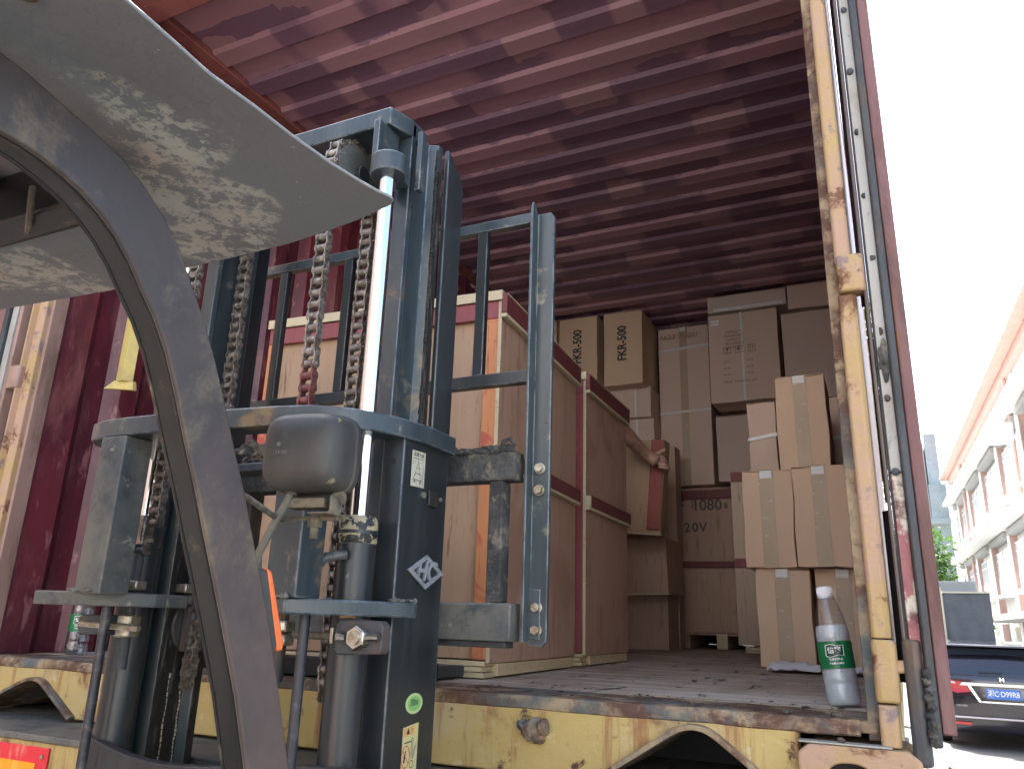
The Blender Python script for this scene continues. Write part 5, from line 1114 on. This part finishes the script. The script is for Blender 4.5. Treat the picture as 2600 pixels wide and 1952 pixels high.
# ------------------------------------------------------------------ minivan
def van():
    y0 = 12.8; xc = 1.33; g = -FZ+.0
    V = thing('minivan', 'black minivan parked facing away beyond the container, blue number plate', 'minivan', (xc, y0, -FZ))
    L, Wd, H = 4.8, 1.82, 1.53
    # side profile stations along y (rear at y0): (y, half width scale, z bottom, belt z, roof z)
    sec = []
    def ring(y, w, zb, zw, zr, wr, n=0):
        return [(-w*.93, y, zb), (-w, y, zb+.12), (-w, y, (zb+zw)/2), (-w*.985, y, zw), (-wr, y, zr-.05), (-wr*.86, y, zr-.008), (0, y, zr), (wr*.86, y, zr-.008), (wr, y, zr-.05), (w*.985, y, zw), (w, y, (zb+zw)/2), (w, y, zb+.12), (w*.93, y, zb)]
    w = Wd/2
    st = [(0.00, w*.86, .30, .86, 1.00, w*.80), (.03, w*.93, .26, .90, 1.06, w*.84), (.10, w*.985, .22, .95, 1.28, w*.82), (.30, w, .2, .98, 1.455, w*.80), (.60, w, .2, .98, 1.49, w*.80), (1.8, w, .2, .96, H, w*.82), (3.0, w, .2, .92, 1.47, w*.80), (3.7, w*.99, .2, .90, 1.20, w*.80), (4.3, w*.95, .22, .86, .98, w*.78), (4.75, w*.8, .3, .6, .78, w*.6), (4.82, w*.6, .35, .5, .6, w*.4)]
    b = B(Matrix.Translation((xc, y0, g))); vs = []; n = 13
    for s in st: vs += ring(*s)
    fs = [(i*n+k, i*n+k+1, (i+1)*n+k+1, (i+1)*n+k) for i in range(len(st)-1) for k in range(n-1)]+[(i*n+n-1, i*n, (i+1)*n, (i+1)*n+n-1) for i in range(len(st)-1)]+[tuple(range(n)), tuple(range(len(st)*n-1, (len(st)-1)*n-1, -1))]
    bd_ = b.add(vs, fs).build('car_body', M_car, V, smooth=True, ang=40)
    T_ = Matrix.Translation((xc, y0, g))
    # tailgate glass following the raked rear
    def yr(z): return .02+max(0, (z-1.0))*.52
    gl_ = B(T_); pts = [(-.72, 1.03), (.72, 1.03), (.66, 1.38), (.60, 1.42), (-.60, 1.42), (-.66, 1.38)]
    gl_.add([(x, yr(z)-.035, z) for x, z in pts]+[(x, yr(z)+.03, z) for x, z in pts], [tuple(range(6))]+[(i, i+6, (i+1) % 6+6, (i+1) % 6) for i in range(6)]); gl_.build('rear_window', M_cglass, V, .01)
    B(T_).add([(-.74, .0, 1.44), (.74, .0, 1.44), (.70, .42, 1.48), (-.70, .42, 1.48), (-.74, .03, 1.47), (.74, .03, 1.47), (.70, .42, 1.50), (-.70, .42, 1.50)], [(0, 1, 2, 3), (4, 7, 6, 5), (0, 4, 5, 1), (1, 5, 6, 2), (3, 2, 6, 7), (0, 3, 7, 4)]).build('roof_spoiler', M_car, V, .01)
    for s in (-1, 1):
        for ya, yb_ in ((.45, 1.5), (1.55, 2.4), (2.45, 3.2)): B(T_).add([(s*(w*.99), ya, 1.02), (s*(w*.99), yb_, 1.02), (s*(w*.83), yb_-.05, 1.44), (s*(w*.83), ya+.1, 1.44)], [(0, 1, 2, 3) if s < 0 else (3, 2, 1, 0)]).build('side_window', M_cglass, V)
        a = B(T_); z0, z1 = .80, .985
        a.add([(s*.905, .16, z1), (s*.895, .03, z1), (s*.52, -.045, .935), (s*.40, -.05, .80), (s*.60, -.04, .775), (s*.905, .05, .87), (s*.915, .25, .90), (s*.90, .16, .96), (s*.86, .10, .90)], [(0, 1, 5, 6), (1, 2, 3, 4, 5)]); tl_ = a.build('tail_lamp', M_tail, V)
        B(T_).add([(s*.88, .012, .965), (s*.62, -.048, .935), (s*.60, -.050, .905), (s*.88, .008, .925)], [(0, 1, 2, 3)]).build('clear_lens', M_tailw, tl_)
        B(T_).box(min(s*.45, s*.68), max(s*.45, s*.68), -.030, .0, .335, .375).build('bumper_reflector', M_tail, V, .004)
        for yy in (.95, 3.85):
            q = B(T_).tube([(s*.70, yy, .325), (s*.905, yy, .325)], .325, 30).build('wheel', M_tyre, V, .02); B(T_).tube([(s*.86, yy, .325), (s*.912, yy, .325)], .2, 20).build('rim', M_carch, q)
    B(T_).add([(-.52, -.06, .93), (.52, -.06, .93), (.56, -.055, .885), (-.56, -.055, .885), (-.52, -.02, .935), (.52, -.02, .935)], [(0, 1, 2, 3), (0, 4, 5, 1)]).build('chrome_strip', M_carch, V)
    B(T_).add([(-.42, -.055, .90), (-.30, -.062, .68), (.30, -.062, .68), (.42, -.055, .90), (.46, -.055, .90), (.32, -.062, .655), (-.32, -.062, .655), (-.46, -.055, .90)], [(0, 1, 6, 7), (1, 2, 5, 6), (2, 3, 4, 5)]).build('plate_surround', M_carch, V)
    pl = B(T_).box(-.22, .22, -.075, -.068, .715, .855).build('number_plate', M_plate, V, .002)
    text('湘C·D99R8', .105, (xc, y0-.0765, g+.785), (1, 0, 0), (0, 0, 1), M_white, pl, 'plate_lettering', .0008, .002, sx=.80)
    B(T_).box(-.72, .72, -.055, -.0, .43, .455).build('bumper_crease', M_tailw, V, .008)
    B(T_).tube([(-.28, -.03, 1.07), (-.02, -.035, 1.075), (.02, -.03, 1.08)], .012, 8).build('rear_wiper', M_black, V)
    text('H', .075, (xc, y0-.062, g+.985), (1, 0, 0), (0, 0, 1), M_carch, V, 'badge', .006, .004, sx=1.2)
    text('ODYSSEY', .035, (xc-.55, y0-.035, g+.60), (1, 0, 0), (0, 0, 1), M_carch, V, 'model_lettering', .003)
    return V
van()
_vloc = None

# ------------------------------------------------------------------ factory building on the right
BO = Vector((4.42, 23.57, 0)); bdx = Vector((-.02724, .99963, 0)); bnx = Vector((-.99963, -.02724, 0))
MB_ = Matrix((( -.99963*-1, -.02724, 0, BO.x), (.02724, .99963, 0, BO.y), (0, 0, 1, 0), (0, 0, 0, 1)))   # local x = into the building, y = along it
BD = thing('factory_building', 'long four storey factory with white panels and salmon pillars beyond the minivan', 'building', (BO.x+5, BO.y, -FZ))
def bb(nm, mt, x0, x1, y0, y1, z0, z1, par=BD, bev=0): return B(MB_).box(x0, x1, y0, y1, z0, z1).build(nm, mt, par, bev)
Y0, Y1 = -15.3, 30.3; levels = [-FZ, .75, 4.23, 7.75, 9.63]
bb('wall', M_tile, .45, 12, Y0, Y1, -FZ, 9.6)
bb('eave', M_salm, -.42, 12.2, Y0-.4, Y1+.4, 9.45, 9.63); bb('eave_fascia', M_salm, .0, .44, Y0, Y1, 9.1, 9.445)
for z in (4.23, 7.75): bb('floor_ledge', M_tile, -.42, .449, Y0, Y1, z, z+.22)
bb('canopy', M_soff, -.9, .449, Y0, 14.5, .72, .92)
ys_ = [.9+5.5*k for k in range(-3, 6)]
win0 = None
for i, yp in enumerate(ys_+[ys_[-1]+5.5]):
    if yp-.32 > Y1: break
    for z0, z1 in ((-FZ, .715), (.925, 4.225), (4.455, 7.745), (7.975, 9.095)):
        bb('pillar', M_salm, .20, .4495, yp-.28, yp+.28, z0, z1); bb('pillar_trim', M_tile, .17, .199, yp-.30, yp+.30, z0, z1)
    if yp+5.2 > Y1+3.5: continue
    ye = min(yp+5.22, Y1)
    for z0, z1, fl in ((1.9, 3.7, 1), (5.35, 7.2, 2), (8.15, 9.05, 3)):
        for (ya, yb_) in (((yp+.5, yp+2.7), (yp+2.95, ye-.2))):
            if yb_-ya < .6: continue
            fr = bb('window', M_tile, .30, .449, ya, yb_, z0, z1)
            nm_ = max(2, int((yb_-ya)/.55)); 
            for k in range(nm_):
                a = ya+.05+(yb_-ya-.1)*k/nm_; c_ = ya+.05+(yb_-ya-.1)*(k+1)/nm_-.05; bb('pane', M_glass, .285, .2995, a, c_, z0+.06, z1-.06-.3*(fl < 3), fr)
                if fl < 3: bb('pane', M_glass, .285, .2995, a, c_, z1-.30, z1-.05, fr)
        bb('window_sill', M_tile, -.02, .4485, yp+.29, ye-.3, z0-.16, z0-.05)
        if fl < 3: bb('shade_box', M_soff, .05, .4485, yp+.30, ye-.3, z1+.28, z1+.48)
for yp in (6.95, 23.5): B(MB_).tube([(.08, yp, .95), (.08, yp, 9.6)], .07, 8).build('drain_pipe', M_salm, BD, smooth=True)
for yp in (8.2,): bb('air_conditioner', M_tile, -.75, -.1, yp-2.8, yp-1.9, 6.55, 7.15, bev=.02)
# door bay on the ground floor
for k in range(6): yk_ = 1.5+5.5*(k-2); fr = bb('window', M_tile, .30, .449, yk_, yk_+2.4, -.9, .6); [bb('pane', M_glass, .285, .2995, yk_+.08+.58*j, yk_+.6+.58*j, -.82, .52, fr) for j in range(4)]
# grey-green stair tower at its far end
TW = thing('stair_tower', 'slim grey-green concrete tower with a flat ledge at the end of the factory', 'building', (3.4, 54.5, -FZ))
B().box(2.55, 3.55, 55.0, 59.0, -FZ, 9.4).build('tower_wall', M_teal, TW); B().box(2.45, 2.52, 55.1, 58.0, -FZ, 12.1).build('tower_fin', M_strip, TW)
B().box(1.95, 3.56, 54.4, 59.2, 6.85, 7.15).build('ledge', M_teal, TW); B().box(2.0, 3.56, 54.5, 59.2, 2.5, 2.8).build('ledge', M_teal, TW)
B().box(2.6, 3.3, 55.1, 58.5, 9.41, 12.7).build('tower_frame', M_teal, TW)
for z in (3.6, 7.6): f_ = B().box(2.50, 2.549, 55.6, 56.5, z, z+1.2).build('window', M_tile, TW)
# shed with a corrugated fascia and a tarpaulined load
SH = thing('metal_shed', 'low grey corrugated metal shed roof behind the tarpaulined load', 'shed', (1.6, 22, -FZ))
q0, q1 = P(2018, 1256, 'y', 21), P(2112, 1290, 'y', 21)
b = B(); n = 24
for k in range(n): x = q0.x+(q1.x-q0.x)*k/n; w_ = (q1.x-q0.x)/n; b.box(x, x+w_*.6, 20.97, 21.0, q0.z-.62, q0.z)
b.box(q0.x, q1.x, 21.0, 24, q0.z-.64, q0.z+.02); b.build('corrugated_fascia', M_shed, SH); B().box(q0.x, q1.x, 21.2, 24, -FZ, q0.z-.65).build('shed_wall', M_soff, SH)
TP = thing('tarpaulin_load', 'dark slate tarpaulin draped over a tall square load beside the factory', 'tarpaulin', (1.5, 16, -FZ))
x0, x1 = P(2037, 1300, 'y', 16).x, P(2140, 1300, 'y', 16).x; zt_ = P(2090, 1281, 'y', 16).z
b = B(); nx_, nz_ = 22, 16; vs = []
for j in range(nz_+1):
    for i in range(nx_+1):
        u, v = i/nx_, j/nz_; f_ = 1-v; vs.append((x0+(x1-x0)*u, 16-.05*noise.noise(Vector((u*5, v*2, 0)))*f_*2-.18*math.sin(u*math.pi)*f_-.10*abs(math.sin(u*9+v*5))*f_**3, -FZ+.5+(zt_+FZ-.5)*v+.10*math.sin(u*math.pi)*-(1-v)))
b.add(vs, [(j*(nx_+1)+i, j*(nx_+1)+i+1, (j+1)*(nx_+1)+i+1, (j+1)*(nx_+1)+i) for j in range(nz_) for i in range(nx_)]); b.build('sheet', M_tarp, TP, smooth=True)
B().box(x0, x1, 16.1, 18.5, -FZ+.3, zt_-.01).build('load', M_tarp, TP, .03); B().box(x0, x1+.01, 15.96, 18.5, zt_, zt_+.03).build('top_edge', M_cream, TP)
B().box(x0-.10, x0-.01, 15.9, 16.0, -FZ, zt_+.1).build('side_pole', M_cream, TP)
# ------------------------------------------------------------------ trees and climbing plant
def tree(label, base, h, cr, n, seedv, leafs=.16, cz=.68, mt=M_leaf, trunk=.14):
    rnd = random.Random(seedv); t = thing('leafy_tree', label, 'tree', base); b0 = Vector(base)
    tr = B(); top = b0+Vector((rnd.uniform(-.3, .3), 0, h*.62)); tr.tube([b0, b0.lerp(top, .5)+Vector((.1, .05, 0)), top], [trunk, trunk*.75, trunk*.4], 10)
    cl = []
    for k in range(9):
        a = rnd.uniform(0, 6.28); e = Vector((math.cos(a)*cr[0]*.7, math.sin(a)*cr[1]*.7, rnd.uniform(-.3, .8)*cr[2])); s_ = b0.lerp(top, rnd.uniform(.55, 1)); c = b0+Vector((0, 0, h*cz))+e; tr.tube([s_, s_.lerp(c, .5)+Vector((0, 0, .1)), c], [trunk*.35, trunk*.2, trunk*.06], 6); cl.append(c)
    tr.build('trunk', M_bark, t, smooth=True)
    for k in range(26): 
        v = Vector((rnd.gauss(0, 1), rnd.gauss(0, 1), rnd.gauss(0, 1))).normalized()*rnd.uniform(.5, 1); cl.append(b0+Vector((v.x*cr[0], v.y*cr[1], h*cz+v.z*cr[2])))
    b = B(); vs = []; fs = []
    for k in range(n):
        c = rnd.choice(cl); p = c+Vector((rnd.gauss(0, .26*cr[0]), rnd.gauss(0, .26*cr[1]), rnd.gauss(0, .2*cr[2]))); s = leafs*rnd.uniform(.6, 1.3)
        u = Vector((rnd.gauss(0, 1), rnd.gauss(0, 1), rnd.gauss(0, .6))).normalized(); w = u.cross(Vector((rnd.gauss(0, 1), rnd.gauss(0, 1), 1))).normalized(); i = len(vs)
        vs += [p-u*s, p-w*s*.45, p+u*s, p+w*s*.45]; fs.append((i, i+1, i+2, i+3))
    b.add(vs, fs); b.build('crown', mt, t); return t
q = P(2012, 1215, 'y', 40); tree('bright green leafy tree between the container door and the factory', (q.x-.9, 41, -FZ), 6.6, (1.7, 1.7, 2.4), 4200, 3, .16, .62)
q = P(1890, 850, 'y', 16); tree('tall pale green tree glimpsed through the gap beside the yellow post', (P(1880, 850, 'y', 15.5).x-.15, 15.5, -FZ), 8.2, (.55, 1.3, 2.1), 2600, 5, .10, .76)
tree('low green bush seen in the gap at the foot of the door post', (1.25, 26, -FZ), 2.8, (1.0, 1.2, .9), 2200, 8, .12, .62)
WB = thing('bounce_wall_building', 'unseen plain white building added behind the camera to bounce sunlight', 'building', (0, -15, -FZ))
B().box(-30, 30, -22, -14, -FZ, 8.5).build('wall', M_tile, WB)  # added out of view so its sunlit face bounces light into the container
for k in range(12): B().box(-28+5*k, -25.5+5*k, -13.99, -13.95, .3, 2.2).build('window', M_glass, WB); B().box(-28+5*k, -25.5+5*k, -13.99, -13.95, 4.0, 5.9).build('window', M_glass, WB)
LW = thing('peach_building', 'sunlit peach rendered building wall behind the left container door', 'building', (-8, 4, -FZ))
B().box(-12, -6.6, -14, 18, -FZ, 6.0).build('wall', M_peach, LW)
for k in range(10): B().box(-6.60, -6.592, -14+3.2*k, -13.985+3.2*k, -FZ, 6).build('wall_joint', M_pinkst, LW)
VN = thing('climbing_plant', 'green climbing plant hanging on the peach wall left of the container', 'plant', (-6.2, 3.0, -FZ))
rn = random.Random(4); st_ = B(); lf = B()
for s in range(9):
    x, y = -5.9+rn.uniform(-.2, .2), 1.7+s*.23+rn.uniform(-.1, .1); zt_ = rn.uniform(1.6, 2.9); pts = [(x, y, -FZ)]; zz_ = -FZ
    while zz_ < zt_: zz_ += .25; pts.append((x+rn.uniform(-.08, .08), pts[-1][1]+rn.uniform(-.09, .09), zz_))
    st_.tube(pts, .006, 5)
    for p in pts:
        for k in range(rn.choice((0, 1, 3, 4))):
            c = Vector(p)+Vector((rn.uniform(-.05, .05), rn.uniform(-.1, .1), rn.uniform(-.1, .1))); r = rn.uniform(.03, .06); nrm = Vector((.8, -.6, rn.uniform(-.2, .6))).normalized(); u = nrm.cross(Vector((0, 0, 1))).normalized(); w = nrm.cross(u)
            lf.add([c+u*(r*math.cos(a))+w*(r*1.2*math.sin(a)) for a in [k2*math.pi/4 for k2 in range(8)]], [tuple(range(8))])
st_.build('stems', M_bark, VN); lf.build('leaves', M_vine, VN)
